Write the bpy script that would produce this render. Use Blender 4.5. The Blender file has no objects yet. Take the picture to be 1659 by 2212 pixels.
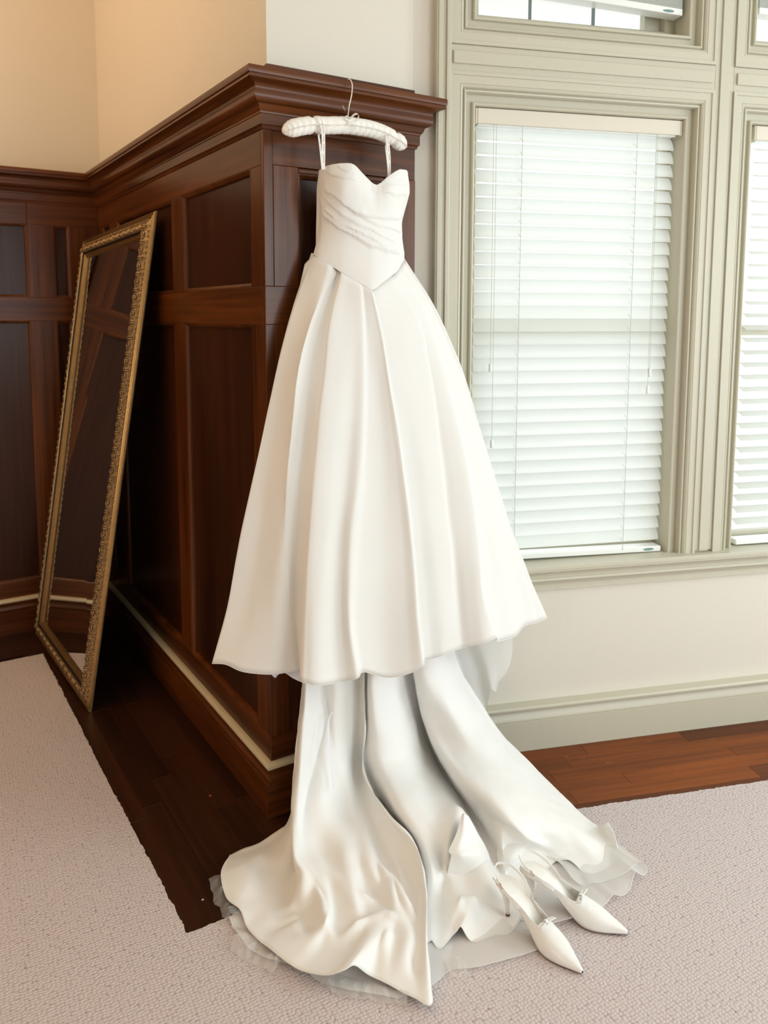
import bpy, bmesh, math, random
import numpy as np
from mathutils import Vector, Matrix, geometry
random.seed(7)
SC = bpy.context.scene
COL = SC.collection

# ------------------------------------------------------------------ camera
cam_d = bpy.data.cameras.new('camera'); cam = bpy.data.objects.new('camera', cam_d); COL.objects.link(cam)
cam_d.sensor_fit = 'VERTICAL'; cam_d.sensor_height = 24.0
cam_d.lens = 1733.5 / 2212 * 24.0
cam_d.shift_y = (873.3 - 1106.0) / 2212
cam_d.clip_start = 0.05; cam_d.clip_end = 200
yaw, pitch, roll = math.radians(32.371), math.radians(6.217), math.radians(0.158)
fw = Vector((math.sin(yaw)*math.cos(pitch), math.cos(yaw)*math.cos(pitch), -math.sin(pitch)))
rt = Vector((math.cos(yaw), -math.sin(yaw), 0)); up = rt.cross(fw)
r2 = rt*math.cos(roll) + up*math.sin(roll); u2 = up*math.cos(roll) - rt*math.sin(roll)
cam.matrix_world = Matrix(((r2.x, u2.x, -fw.x, -0.9699), (r2.y, u2.y, -fw.y, -2.1788), (r2.z, u2.z, -fw.z, 1.55), (0, 0, 0, 1)))
SC.camera = cam
cam_d.dof.use_dof = True; cam_d.dof.focus_distance = 2.4; cam_d.dof.aperture_fstop = 2.2

# ------------------------------------------------------------------ world: bright overcast sky
w = bpy.data.worlds.new('overcast_sky'); SC.world = w; w.use_nodes = True
bg = w.node_tree.nodes['Background']; bg.inputs[0].default_value = (0.92, 0.985, 1.0, 1); bg.inputs[1].default_value = 1.85
SC.view_settings.view_transform = 'Standard'; SC.view_settings.look = 'None'
SC.view_settings.gamma = 1.0; SC.view_settings.use_curve_mapping = False
SC.view_settings.exposure = 0.0
SC.cycles.use_denoising = True
SC.cycles.max_bounces = 8; SC.cycles.diffuse_bounces = 5; SC.cycles.glossy_bounces = 4
SC.cycles.transmission_bounces = 6; SC.cycles.transparent_max_bounces = 16
SC.cycles.sample_clamp_indirect = 6.0

def area(name, loc, target, sx, sy, power, color):
    l = bpy.data.lights.new(name, 'AREA'); l.shape = 'RECTANGLE'; l.size = sx; l.size_y = sy
    l.energy = power; l.color = color
    o = bpy.data.objects.new(name, l); COL.objects.link(o); o.location = loc
    o.rotation_euler = (Vector(target) - Vector(loc)).to_track_quat('-Z', 'Y').to_euler()
    return o
# daylight of the bay's other windows (right of and behind the camera), the room's warm uplighter, and a warm fill added from the left
area('daylight_right_bay', (3.35, -2.7, 1.75), (0.2, -1.2, 1.1), 2.0, 2.0, 60, (0.86, 0.965, 1.0))
area('daylight_rear_bay', (1.7, -5.4, 1.9), (0.4, 0.0, 1.0), 2.2, 2.0, 72, (0.89, 0.975, 1.0))
area('uplighter_lamp', (-2.3, 0.7, 2.75), (-2.0, 0.9, 3.5), 0.7, 0.7, 45, (1.0, 0.61, 0.30))
area('warm_fill_left', (-3.9, -1.9, 1.5), (0.0, -0.4, 0.9), 1.2, 1.2, 20, (1.0, 0.80, 0.58))  # unseen fill light, added to brighten the dress's left side

# ------------------------------------------------------------------ helpers
AW = math.radians(-19.19)
WD = Vector((math.cos(AW), math.sin(AW), 0)); WN = Vector((-math.sin(AW), math.cos(AW), 0))   # along / into the window wall
def W(s, n, z): 
    v = WD*s + WN*n; return Vector((v.x, v.y, z))
K = 0.20          # distance of the painted window wall along WN
YB = 2.01         # face of the back wall's panelling
def mesh_obj(name, verts, faces, mat, parent=None, smooth=False, mats=None):
    me = bpy.data.meshes.new(name); me.from_pydata([tuple(v) for v in verts], [], faces); me.update()
    o = bpy.data.objects.new(name, me); COL.objects.link(o)
    if mats:
        for m in mats: me.materials.append(m)
    elif mat: me.materials.append(mat)
    if smooth:
        me.polygons.foreach_set('use_smooth', [True]*len(me.polygons))
    if parent: o.parent = parent
    return o
class MB:
    def __init__(s): s.v = []; s.f = []
    def add(s, vs, fs):
        n = len(s.v); s.v += [Vector(q) for q in vs]; s.f += [tuple(i+n for i in f) for f in fs]
    def hexa(s, p):      # 8 corners: bottom 4 ccw, top 4 ccw
        s.add(p, [(3,2,1,0),(4,5,6,7),(0,1,5,4),(1,2,6,5),(2,3,7,6),(3,0,4,7)])
    def box(s, a, b):
        (x0,y0,z0),(x1,y1,z1) = a, b
        x0,x1 = min(x0,x1),max(x0,x1); y0,y1 = min(y0,y1),max(y0,y1); z0,z1 = min(z0,z1),max(z0,z1)
        s.hexa([(x0,y0,z0),(x1,y0,z0),(x1,y1,z0),(x0,y1,z0),(x0,y0,z1),(x1,y0,z1),(x1,y1,z1),(x0,y1,z1)])
    def wbox(s, s0, s1, n0, n1, z0, z1):   # box in window-wall coordinates
        s.hexa([W(s0,n0,z0),W(s1,n0,z0),W(s1,n1,z0),W(s0,n1,z0),W(s0,n0,z1),W(s1,n0,z1),W(s1,n1,z1),W(s0,n1,z1)])
    def tube(s, pts, rad, seg=8, cap=True):
        pts = [Vector(p) for p in pts]; n = len(pts); rad = rad if hasattr(rad,'__len__') else [rad]*n
        rings = []; prev = None
        for i,p in enumerate(pts):
            t = (pts[min(i+1,n-1)] - pts[max(i-1,0)]).normalized()
            a = prev - t*prev.dot(t) if prev else t.orthogonal()
            a.normalize(); prev = a; b = t.cross(a)
            rings.append([p + (a*math.cos(2*math.pi*k/seg) + b*math.sin(2*math.pi*k/seg))*rad[i] for k in range(seg)])
        vs = [q for r in rings for q in r]; fs = []
        for i in range(n-1):
            for k in range(seg):
                fs.append((i*seg+k, i*seg+(k+1)%seg, (i+1)*seg+(k+1)%seg, (i+1)*seg+k))
        if cap: fs += [tuple(range(seg))[::-1], tuple((n-1)*seg+k for k in range(seg))]
        s.add(vs, fs)
    def build(s, name, mat, parent=None, smooth=False, bevel=0, seg=1):
        o = mesh_obj(name, s.v, s.f, mat, parent, smooth)
        if bevel:
            m = o.modifiers.new('bevel', 'BEVEL'); m.width = bevel; m.segments = seg; m.limit_method = 'ANGLE'; m.angle_limit = 0.7
        return o
def auto_smooth(o, ang=40):
    me = o.data; me.polygons.foreach_set('use_smooth', [True]*len(me.polygons))
    bm = bmesh.new(); bm.from_mesh(me)
    for e in bm.edges:
        if len(e.link_faces) == 2 and e.calc_face_angle(0) > math.radians(ang): e.smooth = False
    bm.to_mesh(me); bm.free()
    return o
def sweep_seg(prof, path, i, name, mat, parent, smooth=35):
    """profile [(out, z)] swept along segment i of a plan path; mitred at inner joints. out is to the right of travel"""
    P = [Vector(p).to_2d() if len(p)==3 else Vector(p) for p in path]
    def off(k):
        if k == 0: d = (P[1]-P[0]).normalized(); return Vector((d.y,-d.x))
        if k == len(P)-1: d = (P[-1]-P[-2]).normalized(); return Vector((d.y,-d.x))
        d0 = (P[k]-P[k-1]).normalized(); d1 = (P[k+1]-P[k]).normalized()
        n0 = Vector((d0.y,-d0.x)); n1 = Vector((d1.y,-d1.x)); b = (n0+n1)
        return b / (b.dot(n0))
    a, b = off(i), off(i+1); vs = []; n = len(prof)
    for o_, z in prof: q = P[i] + a*o_; vs.append((q.x,q.y,z))
    for o_, z in prof: q = P[i+1] + b*o_; vs.append((q.x,q.y,z))
    fs = [(k, k+1, n+k+1, n+k) for k in range(n-1)] + [(n-1,0,n,2*n-1), tuple(range(n))[::-1], tuple(range(n,2*n))]
    o = mesh_obj(name, vs, fs, mat, parent); auto_smooth(o, smooth); fixn(o)
    return o
def fixn(o):
    bm = bmesh.new(); bm.from_mesh(o.data); bmesh.ops.recalc_face_normals(bm, faces=bm.faces[:]); bm.to_mesh(o.data); bm.free()
def frame_sweep(name, s0, s1, z0, z1, prof, mat, parent, sides='LTRB'):
    """mitred frame round an opening in the window wall. prof [(d outward, n)]; one mesh"""
    mb = MB(); n = len(prof)
    cs = {'L':((s0,z0),(s0,z1),(-1,-1),(-1,1)), 'T':((s0,z1),(s1,z1),(-1,1),(1,1)), 'R':((s1,z1),(s1,z0),(1,1),(1,-1)), 'B':((s1,z0),(s0,z0),(1,-1),(-1,-1))}
    for k in sides:
        a, b, da, db = cs[k]
        if 'B' not in sides: da = (da[0], 0) if da[1] < 0 else da; db = (db[0], 0) if db[1] < 0 else db
        vs = [W(a[0]+da[0]*d, nn, a[1]+da[1]*d) for d, nn in prof] + [W(b[0]+db[0]*d, nn, b[1]+db[1]*d) for d, nn in prof]
        mb.add(vs, [(i, i+1, n+i+1, n+i) for i in range(n-1)] + [(n-1, 0, n, 2*n-1), tuple(range(n))[::-1], tuple(range(n,2*n))])
    o = mb.build(name, mat, parent); fixn(o); auto_smooth(o, 35); return o
def empty(name, loc, label=None, cat=None, group=None):
    o = bpy.data.objects.new(name, None); COL.objects.link(o); o.location = loc; o.empty_display_size = 0.1
    if label: tag(o, label, cat, group)
    return o
def tag(o, label, cat, group=None):
    o['label'] = label; o['category'] = cat
    if group: o['group'] = group
    return o
def under(root, o):      # parent a world-coordinate mesh to an empty placed elsewhere
    o.parent = root; o.matrix_parent_inverse = Matrix.Translation(root.location).inverted(); return o
def crom(P, t):
    P = np.asarray(P, float); n = len(P); t = np.asarray(t)*(n-1); i = np.clip(np.floor(t).astype(int), 0, n-2); f = (t-i)[(...,)+(None,)*(P.ndim-1)]
    g = lambda k: P[np.clip(k, 0, n-1)]
    p0, p1, p2, p3 = g(i-1), g(i), g(i+1), g(i+2)
    p0 = np.where((i == 0)[(...,)+(None,)*(P.ndim-1)], 2*p1-p2, p0); p3 = np.where((i == n-2)[(...,)+(None,)*(P.ndim-1)], 2*p2-p1, p3)
    return 0.5*((2*p1)+(-p0+p2)*f+(2*p0-5*p1+4*p2-p3)*f**2+(-p0+3*p1-3*p2+p3)*f**3)
def grid_pts(cols, nu, nv):
    A = np.asarray(cols, float)/1000.0
    A = crom(A, np.linspace(0, 1, nu)); A = np.swapaxes(A, 0, 1); A = crom(A, np.linspace(0, 1, nv)); return np.swapaxes(A, 0, 1)   # nu x nv x 3
def grid_normals(G):
    du = np.gradient(G, axis=0); dv = np.gradient(G, axis=1); N = np.cross(du, dv); L = np.linalg.norm(N, axis=2, keepdims=True); return N/np.maximum(L, 1e-9)
def grid_obj(name, G, mat, parent=None, closed=False, thick=0.0, smooth=True):
    nu, nv = G.shape[:2]; idx = lambda i, j: (i % nu)*nv + j
    fs = [(idx(i,j), idx(i+1,j), idx(i+1,j+1), idx(i,j+1)) for i in range(nu if closed else nu-1) for j in range(nv-1)]
    o = mesh_obj(name, G.reshape(-1,3).tolist(), fs, mat, parent, smooth)
    if thick:
        m = o.modifiers.new('thickness', 'SOLIDIFY'); m.thickness = thick; m.offset = 0
    return o
def seg_dist(Q, pl):
    """distance of points Q (n,3) to a 3-D polyline, and the signed side measure (z of offset)"""
    pl = np.asarray(pl, float)/1000.0; best = np.full(len(Q), 1e9); vec = np.zeros_like(Q); par = np.zeros(len(Q)); m = len(pl)-1
    for k in range(m):
        a, b = pl[k], pl[k+1]; ab = b-a; t = np.clip(((Q-a)@ab)/(ab@ab), 0, 1); d = Q-(a+t[:,None]*ab); L = np.linalg.norm(d, axis=1); u = L < best
        best = np.where(u, L, best); vec[u] = d[u]; par = np.where(u, (k+t)/m, par)
    return best, vec, par

# ------------------------------------------------------------------ materials
def newmat(name):
    m = bpy.data.materials.new(name); m.use_nodes = True; nt = m.node_tree
    return m, nt, nt.nodes['Principled BSDF']
def N(nt, typ, **kw):
    n = nt.nodes.new(typ)
    for k, v in kw.items():
        if k in n.inputs: n.inputs[k].default_value = v
        else: setattr(n, k, v)
    return n
def ramp(nt, fac, stops):
    r = nt.nodes.new('ShaderNodeValToRGB'); e = r.color_ramp.elements
    e[0].position, e[0].color = stops[0][0], (*stops[0][1], 1); e[1].position, e[1].color = stops[-1][0], (*stops[-1][1], 1)
    for p, c in stops[1:-1]: x = e.new(p); x.color = (*c, 1)
    nt.links.new(fac, r.inputs[0]); return r
def wood(name, axis, dark, light, rough=0.29, scale=1.0, rotz=0.0, coat=0.05, bump=0.25, rnd=0.0, wear=0.0):
    m, nt, b = newmat(name); L = nt.links.new
    tc = N(nt, 'ShaderNodeTexCoord'); mp = N(nt, 'ShaderNodeMapping'); mp.inputs['Rotation'].default_value = (0, 0, rotz)
    L(tc.outputs['Object'], mp.inputs[0])
    sc = [55*scale]*3; sc['xyz'.index(axis)] = 1.6*scale
    mp2 = N(nt, 'ShaderNodeMapping'); mp2.inputs['Scale'].default_value = sc; L(mp.outputs[0], mp2.inputs[0])
    inf = N(nt, 'ShaderNodeObjectInfo'); add = N(nt, 'ShaderNodeVectorMath', operation='ADD'); mul = N(nt, 'ShaderNodeMath', operation='MULTIPLY'); mul.inputs[1].default_value = 37.0
    L(inf.outputs['Random'], mul.inputs[0]); L(mp2.outputs[0], add.inputs[0]); L(mul.outputs[0], add.inputs[1])
    n1 = N(nt, 'ShaderNodeTexNoise'); n1.inputs['Scale'].default_value = 1.0; n1.inputs['Detail'].default_value = 5; n1.inputs['Roughness'].default_value = 0.6; L(add.outputs[0], n1.inputs['Vector'])
    sc3 = [7.0*scale]*3; sc3['xyz'.index(axis)] = 0.9*scale
    mp3 = N(nt, 'ShaderNodeMapping'); mp3.inputs['Scale'].default_value = sc3; L(mp.outputs[0], mp3.inputs[0])
    n2 = N(nt, 'ShaderNodeTexNoise'); n2.inputs['Scale'].default_value = 1.0; n2.inputs['Detail'].default_value = 3; L(mp3.outputs[0], n2.inputs['Vector'])
    mx = N(nt, 'ShaderNodeMath', operation='MULTIPLY_ADD'); mx.inputs[1].default_value = 0.55; L(n1.outputs[0], mx.inputs[0])
    m4 = N(nt, 'ShaderNodeMath', operation='MULTIPLY'); m4.inputs[1].default_value = 0.45; L(n2.outputs[0], m4.inputs[0]); L(m4.outputs[0], mx.inputs[2])
    mid = [0.5*(p+q) for p, q in zip(dark, light)]
    r = ramp(nt, mx.outputs[0], [(0.32, dark), (0.5, mid), (0.66, light)])
    if wear:      # short pale scratches and rubbed specks along the grain
        sw = [190*scale]*3; sw['xyz'.index(axis)] = 14*scale
        mp5 = N(nt, 'ShaderNodeMapping'); mp5.inputs['Scale'].default_value = sw; L(mp.outputs[0], mp5.inputs[0])
        n5 = N(nt, 'ShaderNodeTexNoise'); n5.inputs['Scale'].default_value = 1.0; n5.inputs['Detail'].default_value = 2; L(mp5.outputs[0], n5.inputs['Vector'])
        n6 = N(nt, 'ShaderNodeTexNoise'); n6.inputs['Scale'].default_value = 5.0; L(mp.outputs[0], n6.inputs['Vector'])
        s5 = N(nt, 'ShaderNodeMapRange'); s5.inputs[1].default_value = 0.68; s5.inputs[2].default_value = 0.76; L(n5.outputs[0], s5.inputs[0])
        s6 = N(nt, 'ShaderNodeMapRange'); s6.inputs[1].default_value = 0.50; s6.inputs[2].default_value = 0.64; L(n6.outputs[0], s6.inputs[0])
        mm = N(nt, 'ShaderNodeMath', operation='MULTIPLY'); L(s5.outputs[0], mm.inputs[0]); L(s6.outputs[0], mm.inputs[1])
        m7 = N(nt, 'ShaderNodeMath', operation='MULTIPLY'); m7.inputs[1].default_value = wear; L(mm.outputs[0], m7.inputs[0])
        wx = N(nt, 'ShaderNodeMixRGB'); wx.inputs[2].default_value = (0.42, 0.30, 0.17, 1); L(m7.outputs[0], wx.inputs[0]); L(r.outputs[0], wx.inputs[1]); r = wx
    if rnd:
        hs = N(nt, 'ShaderNodeHueSaturation'); mr = N(nt, 'ShaderNodeMapRange'); mr.inputs[3].default_value = 1-rnd; mr.inputs[4].default_value = 1+rnd
        L(inf.outputs['Random'], mr.inputs[0]); L(mr.outputs[0], hs.inputs['Value']); L(r.outputs[0], hs.inputs['Color']); L(hs.outputs[0], b.inputs['Base Color'])
    else: L(r.outputs[0], b.inputs['Base Color'])
    b.inputs['Roughness'].default_value = rough; b.inputs['Coat Weight'].default_value = coat; b.inputs['Coat Roughness'].default_value = 0.2; b.inputs['Specular IOR Level'].default_value = 0.3
    bp = N(nt, 'ShaderNodeBump'); bp.inputs['Strength'].default_value = bump; bp.inputs['Distance'].default_value = 0.0006; L(n1.outputs[0], bp.inputs['Height']); L(bp.outputs[0], b.inputs['Normal'])
    return m
def plain(name, col, rough=0.5, metal=0.0, noise=0.0, nscale=60, bump=0.0, coat=0.0, spec=0.5):
    m, nt, b = newmat(name); L = nt.links.new
    b.inputs['Base Color'].default_value = (*col, 1); b.inputs['Roughness'].default_value = rough; b.inputs['Metallic'].default_value = metal
    b.inputs['Coat Weight'].default_value = coat; b.inputs['Specular IOR Level'].default_value = spec
    if noise or bump:
        tc = N(nt, 'ShaderNodeTexCoord'); n = N(nt, 'ShaderNodeTexNoise'); n.inputs['Scale'].default_value = nscale; n.inputs['Detail'].default_value = 4; L(tc.outputs['Object'], n.inputs['Vector'])
        r = ramp(nt, n.outputs[0], [(0.3, [c*(1-noise) for c in col]), (0.7, [min(1, c*(1+noise)) for c in col])]); L(r.outputs[0], b.inputs['Base Color'])
        if bump:
            bp = N(nt, 'ShaderNodeBump'); bp.inputs['Strength'].default_value = bump; bp.inputs['Distance'].default_value = 0.001; L(n.outputs[0], bp.inputs['Height']); L(bp.outputs[0], b.inputs['Normal'])
    return m
def cloth(name, col, trans=0.25, clear=0.0, rough=0.75, sheen=0.15, weave=900, bump=0.06, tcol=None):
    m, nt, b = newmat(name); L = nt.links.new; out = nt.nodes['Material Output']
    b.inputs['Base Color'].default_value = (*col, 1); b.inputs['Roughness'].default_value = rough; b.inputs['Sheen Weight'].default_value = sheen; b.inputs['Specular IOR Level'].default_value = 0.25
    tc = N(nt, 'ShaderNodeTexCoord'); n = N(nt, 'ShaderNodeTexNoise'); n.inputs['Scale'].default_value = weave; n.inputs['Detail'].default_value = 2; L(tc.outputs['Object'], n.inputs['Vector'])
    bp = N(nt, 'ShaderNodeBump'); bp.inputs['Strength'].default_value = bump; bp.inputs['Distance'].default_value = 0.0008; L(n.outputs[0], bp.inputs['Height']); L(bp.outputs[0], b.inputs['Normal'])
    tr = N(nt, 'ShaderNodeBsdfTranslucent'); tr.inputs[0].default_value = (*(tcol or col), 1)
    mx = N(nt, 'ShaderNodeMixShader'); mx.inputs[0].default_value = trans; L(b.outputs[0], mx.inputs[1]); L(tr.outputs[0], mx.inputs[2]); last = mx
    if clear:
        tp = N(nt, 'ShaderNodeBsdfTransparent'); m2 = N(nt, 'ShaderNodeMixShader'); m2.inputs[0].default_value = clear; L(mx.outputs[0], m2.inputs[1]); L(tp.outputs[0], m2.inputs[2]); last = m2
    L(last.outputs[0], out.inputs[0]); return m
DK, LT = (0.026, 0.007, 0.0018), (0.172, 0.048, 0.0085)
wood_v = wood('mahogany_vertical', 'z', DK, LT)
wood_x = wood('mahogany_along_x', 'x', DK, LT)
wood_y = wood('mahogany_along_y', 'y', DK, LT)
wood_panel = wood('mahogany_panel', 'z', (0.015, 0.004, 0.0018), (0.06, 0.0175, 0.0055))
floor_y = wood('floorboard_dark', 'y', (0.014, 0.0045, 0.002), (0.052, 0.016, 0.006), rough=0.38, rnd=0.25, wear=0.3)
floor_w = wood('floorboard_red', 'x', (0.085, 0.020, 0.003), (0.215, 0.055, 0.007), rough=0.55, wear=0.8, rotz=-AW, rnd=0.3)
floor_x = wood('floorboard_back', 'x', (0.014, 0.0045, 0.002), (0.052, 0.016, 0.006), rough=0.38, rnd=0.25, wear=0.3)
paint = plain('cream_wall_paint', (0.715, 0.672, 0.588), 0.75, noise=0.015, nscale=300, bump=0.04, spec=0.25)
ceil_m = plain('ceiling_white', (0.82, 0.80, 0.75), 0.8)
trim_m = plain('sage_trim_paint', (0.565, 0.535, 0.425), 0.38, noise=0.02, nscale=120, bump=0.03)
strip_m = plain('cream_bead_paint', (0.62, 0.53, 0.36), 0.35)
slat_m = cloth('blind_slat_white', (0.76, 0.78, 0.73), tcol=(0.95, 0.97, 0.95), trans=0.55, rough=0.4, sheen=0.0, weave=80, bump=0.0)
rail_m = plain('blind_rail_cream', (0.70, 0.645, 0.54), 0.35)
white_pl = plain('blind_plastic_white', (0.86, 0.88, 0.85), 0.3)
cord_m = plain('cord_grey', (0.5, 0.5, 0.46), 0.7)
dark_m = plain('dark_gap', (0.05, 0.06, 0.05), 0.7)
mark_m = plain('oval_mark_green', (0.16, 0.3, 0.27), 0.5)
satin = cloth('ivory_satin', (0.935, 0.93, 0.91), trans=0.10, rough=0.5, sheen=0.1, bump=0.03)
crepe = cloth('ivory_organza_skirt', (0.94, 0.925, 0.895), trans=0.18, rough=0.8)
organza = cloth('sheer_organza', (0.93, 0.93, 0.91), trans=0.3, clear=0.30, rough=0.7)
tulle_m = cloth('sheer_tulle', (0.9, 0.89, 0.86), trans=0.3, clear=0.70, rough=0.8)
lilac = cloth('lilac_ribbon_satin', (0.86, 0.85, 0.93), trans=0.1, rough=0.5)
bow_m = cloth('ribbon_bow_ivory', (0.9,0.89,0.86), trans=0.2, clear=0.1, rough=0.5)
pad_m = cloth('ivory_hanger_satin', (0.93, 0.90, 0.84), trans=0.05, rough=0.38, bump=0.02)
chrome = plain('chrome_wire', (0.78, 0.78, 0.78), 0.18, 1.0)
gold = plain('antique_gold', (0.40, 0.27, 0.14), 0.36, 0.8, noise=0.4, nscale=90, bump=0.3)
gold_s = plain('polished_gold', (0.44, 0.27, 0.11), 0.3, 0.85, noise=0.1, nscale=40)
black_m = plain('black_cove', (0.012, 0.009, 0.007), 0.4)
mir_m = plain('mirror_silver', (0.80, 0.80, 0.80), 0.015, 1.0)
shoe_m = plain('pearl_white_leather', (0.86, 0.86, 0.84), 0.3, noise=0.02, nscale=200, coat=0.3)
insole_m = plain('insole_white', (0.85, 0.84, 0.80), 0.55)
sole_m = plain('brown_sole', (0.16, 0.05, 0.035), 0.5)
buckle_m = plain('rose_gold', (0.80, 0.50, 0.32), 0.25, 1.0)
glass_m, _nt, _b = newmat('window_glass')
_tp = N(_nt, 'ShaderNodeBsdfTransparent'); _gl = N(_nt, 'ShaderNodeBsdfGlossy'); _gl.inputs['Roughness'].default_value = 0.02
_mx = N(_nt, 'ShaderNodeMixShader'); _mx.inputs[0].default_value = 0.06; _nt.links.new(_tp.outputs[0], _mx.inputs[1]); _nt.links.new(_gl.outputs[0], _mx.inputs[2]); _nt.links.new(_mx.outputs[0], _nt.nodes['Material Output'].inputs[0])
def carpet_mat():
    m, nt, b = newmat('looped_carpet'); L = nt.links.new
    tc = N(nt, 'ShaderNodeTexCoord'); mp = N(nt, 'ShaderNodeMapping'); mp.inputs['Rotation'].default_value = (0, 0, math.radians(4)); L(tc.outputs['Object'], mp.inputs[0])
    dn = N(nt, 'ShaderNodeTexNoise'); dn.inputs['Scale'].default_value = 35; L(mp.outputs[0], dn.inputs['Vector'])
    ad = N(nt, 'ShaderNodeMixRGB'); ad.blend_type = 'ADD'; ad.inputs[0].default_value = 0.006; L(mp.outputs[0], ad.inputs[1]); L(dn.outputs['Color'], ad.inputs[2])
    sx = N(nt, 'ShaderNodeMapping'); sx.inputs['Scale'].default_value = (1/0.0098, 1/0.0085, 1); L(ad.outputs[0], sx.inputs[0])
    vo = N(nt, 'ShaderNodeTexVoronoi'); vo.inputs['Scale'].default_value = 1.0; vo.inputs['Randomness'].default_value = 0.45; vo.voronoi_dimensions = '2D'; L(sx.outputs[0], vo.inputs['Vector'])
    fn = N(nt, 'ShaderNodeTexNoise'); fn.inputs['Scale'].default_value = 420; fn.inputs['Detail'].default_value = 3; L(tc.outputs['Object'], fn.inputs['Vector'])
    ma = N(nt, 'ShaderNodeMath', operation='MULTIPLY_ADD'); ma.inputs[1].default_value = 0.35; L(fn.outputs[0], ma.inputs[0]); L(vo.outputs['Distance'], ma.inputs[2])
    r = ramp(nt, ma.outputs[0], [(0.45, (0.63, 0.562, 0.555)), (0.80, (0.575, 0.495, 0.487)), (0.97, (0.29, 0.18, 0.17))])
    L(r.outputs[0], b.inputs['Base Color']); b.inputs['Roughness'].default_value = 0.95; b.inputs['Specular IOR Level'].default_value = 0.05; b.inputs['Sheen Weight'].default_value = 0.1
    inv = N(nt, 'ShaderNodeMath', operation='SUBTRACT'); inv.inputs[0].default_value = 1.0; L(ma.outputs[0], inv.inputs[1])
    bp = N(nt, 'ShaderNodeBump'); bp.inputs['Strength'].default_value = 0.7; bp.inputs['Distance'].default_value = 0.004; L(inv.outputs[0], bp.inputs['Height']); L(bp.outputs[0], b.inputs['Normal'])
    return m
carpet_m = carpet_mat()

# ================================================================== structure
def S(o): o['kind'] = 'structure'; return o
ZC = 3.5
# --- floor slab and boards
mb = MB(); mb.box((-4.2,-5.6,-0.12), (3.6,2.2,-0.012)); floor = S(mb.build('floor', plain('subfloor_dark', (0.02,0.012,0.008), 0.9)))
def clip(poly, nx, ny, c):      # keep nx*x+ny*y <= c
    out = []
    for i in range(len(poly)):
        p, q = poly[i], poly[(i+1) % len(poly)]; dp, dq = nx*p[0]+ny*p[1]-c, nx*q[0]+ny*q[1]-c
        if dp <= 0: out.append(p)
        if dp*dq < 0: t = dp/(dp-dq); out.append((p[0]+t*(q[0]-p[0]), p[1]+t*(q[1]-p[1])))
    return out
def board(poly, mat):
    if len(poly) < 3: return
    cx = sum(p[0] for p in poly)/len(poly); cy = sum(p[1] for p in poly)/len(poly)
    ar = abs(sum(poly[i][0]*poly[(i+1)%len(poly)][1]-poly[(i+1)%len(poly)][0]*poly[i][1] for i in range(len(poly))))/2
    if ar < 2e-4: return
    n = len(poly); g = 0.0008; h = random.uniform(-0.0006, 0.0)
    shr = []
    for p in poly:
        d = Vector((cx-p[0], cy-p[1])); L = d.length; d = d/L*min(g*1.5, L*0.2) if L else d; shr.append((p[0]+d.x, p[1]+d.y))
    mbb = MB(); mbb.add([(p[0],p[1],-0.012) for p in poly]+[(p[0],p[1],h-0.001) for p in poly]+[(p[0],p[1],h) for p in shr],
        [(i,(i+1)%n,n+(i+1)%n,n+i) for i in range(n)]+[(n+i,n+(i+1)%n,2*n+(i+1)%n,2*n+i) for i in range(n)]+[tuple(range(2*n,3*n))])
    mbb.build('floor_board', mat, floor)
wb = 0.0665
for i in range(10):
    x1 = 0.1995-i*wb; x0 = x1-wb
    js = [-0.42, random.uniform(0.1,0.6), random.uniform(0.9,1.4), 1.702] if x1 < 0.01 else [-0.42, -0.0225]
    for a, b in zip(js, js[1:]): board([(x0,a),(x1,a),(x1,b),(x0,b)], floor_y)
for i in range(5):
    y0 = 1.702+i*0.066; y1 = min(y0+0.066, YB-0.0); js = [-2.6, -1.7, random.uniform(-1.2,-0.9), random.uniform(-0.6,-0.3), 0.0]
    for a, b in zip(js, js[1:]): board([(a,y0),(b,y0),(b,y1),(a,y1)], floor_x)
ns = [0.166, 0.097, 0.031, -0.033, -0.098, -0.165, -0.235, -0.30]
for b, a in zip(ns, ns[1:]):
    js = [-0.7, random.uniform(0.2,0.5), random.uniform(0.9,1.25), random.uniform(1.5,2.1), 3.2]
    for s0, s1 in zip(js, js[1:]):
        q = [tuple(W(s,n,0))[:2] for s,n in ((s0,a),(s1,a),(s1,b),(s0,b))]; q = clip(q, -1, 0, -0.2)
        board(clip(clip(q, 1, 0, 0.552), 0, 1, -0.0235), floor_w); board(clip(q, -1, 0, -0.552), floor_w)
# --- ceiling and outer walls (mostly behind the camera)
mb = MB(); mb.box((-4.2,-5.6,ZC), (3.6,2.2,ZC+0.1)); S(mb.build('ceiling', ceil_m))
mb = MB(); mb.box((-4.3,-5.6,-0.012), (-4.2,2.3,ZC)); S(mb.build('wall_far_left', paint))
mb = MB(); mb.box((-4.2,-5.7,-0.012), (0.0,-5.6,ZC)); mb.box((2.8,-5.7,-0.012),(3.6,-5.6,ZC)); mb.box((0.0,-5.7,-0.012),(2.8,-5.6,0.9)); mb.box((0.0,-5.7,2.9),(2.8,-5.6,ZC)); S(mb.build('wall_rear', paint))
mb = MB(); mb.box((3.5,-5.6,-0.012),(3.6,-3.7,ZC)); mb.box((3.5,-1.7,-0.012),(3.6,-0.75,ZC)); mb.box((3.5,-3.7,-0.012),(3.6,-1.7,0.75)); mb.box((3.5,-3.7,2.75),(3.6,-1.7,ZC)); S(mb.build('wall_bay', paint))
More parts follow.
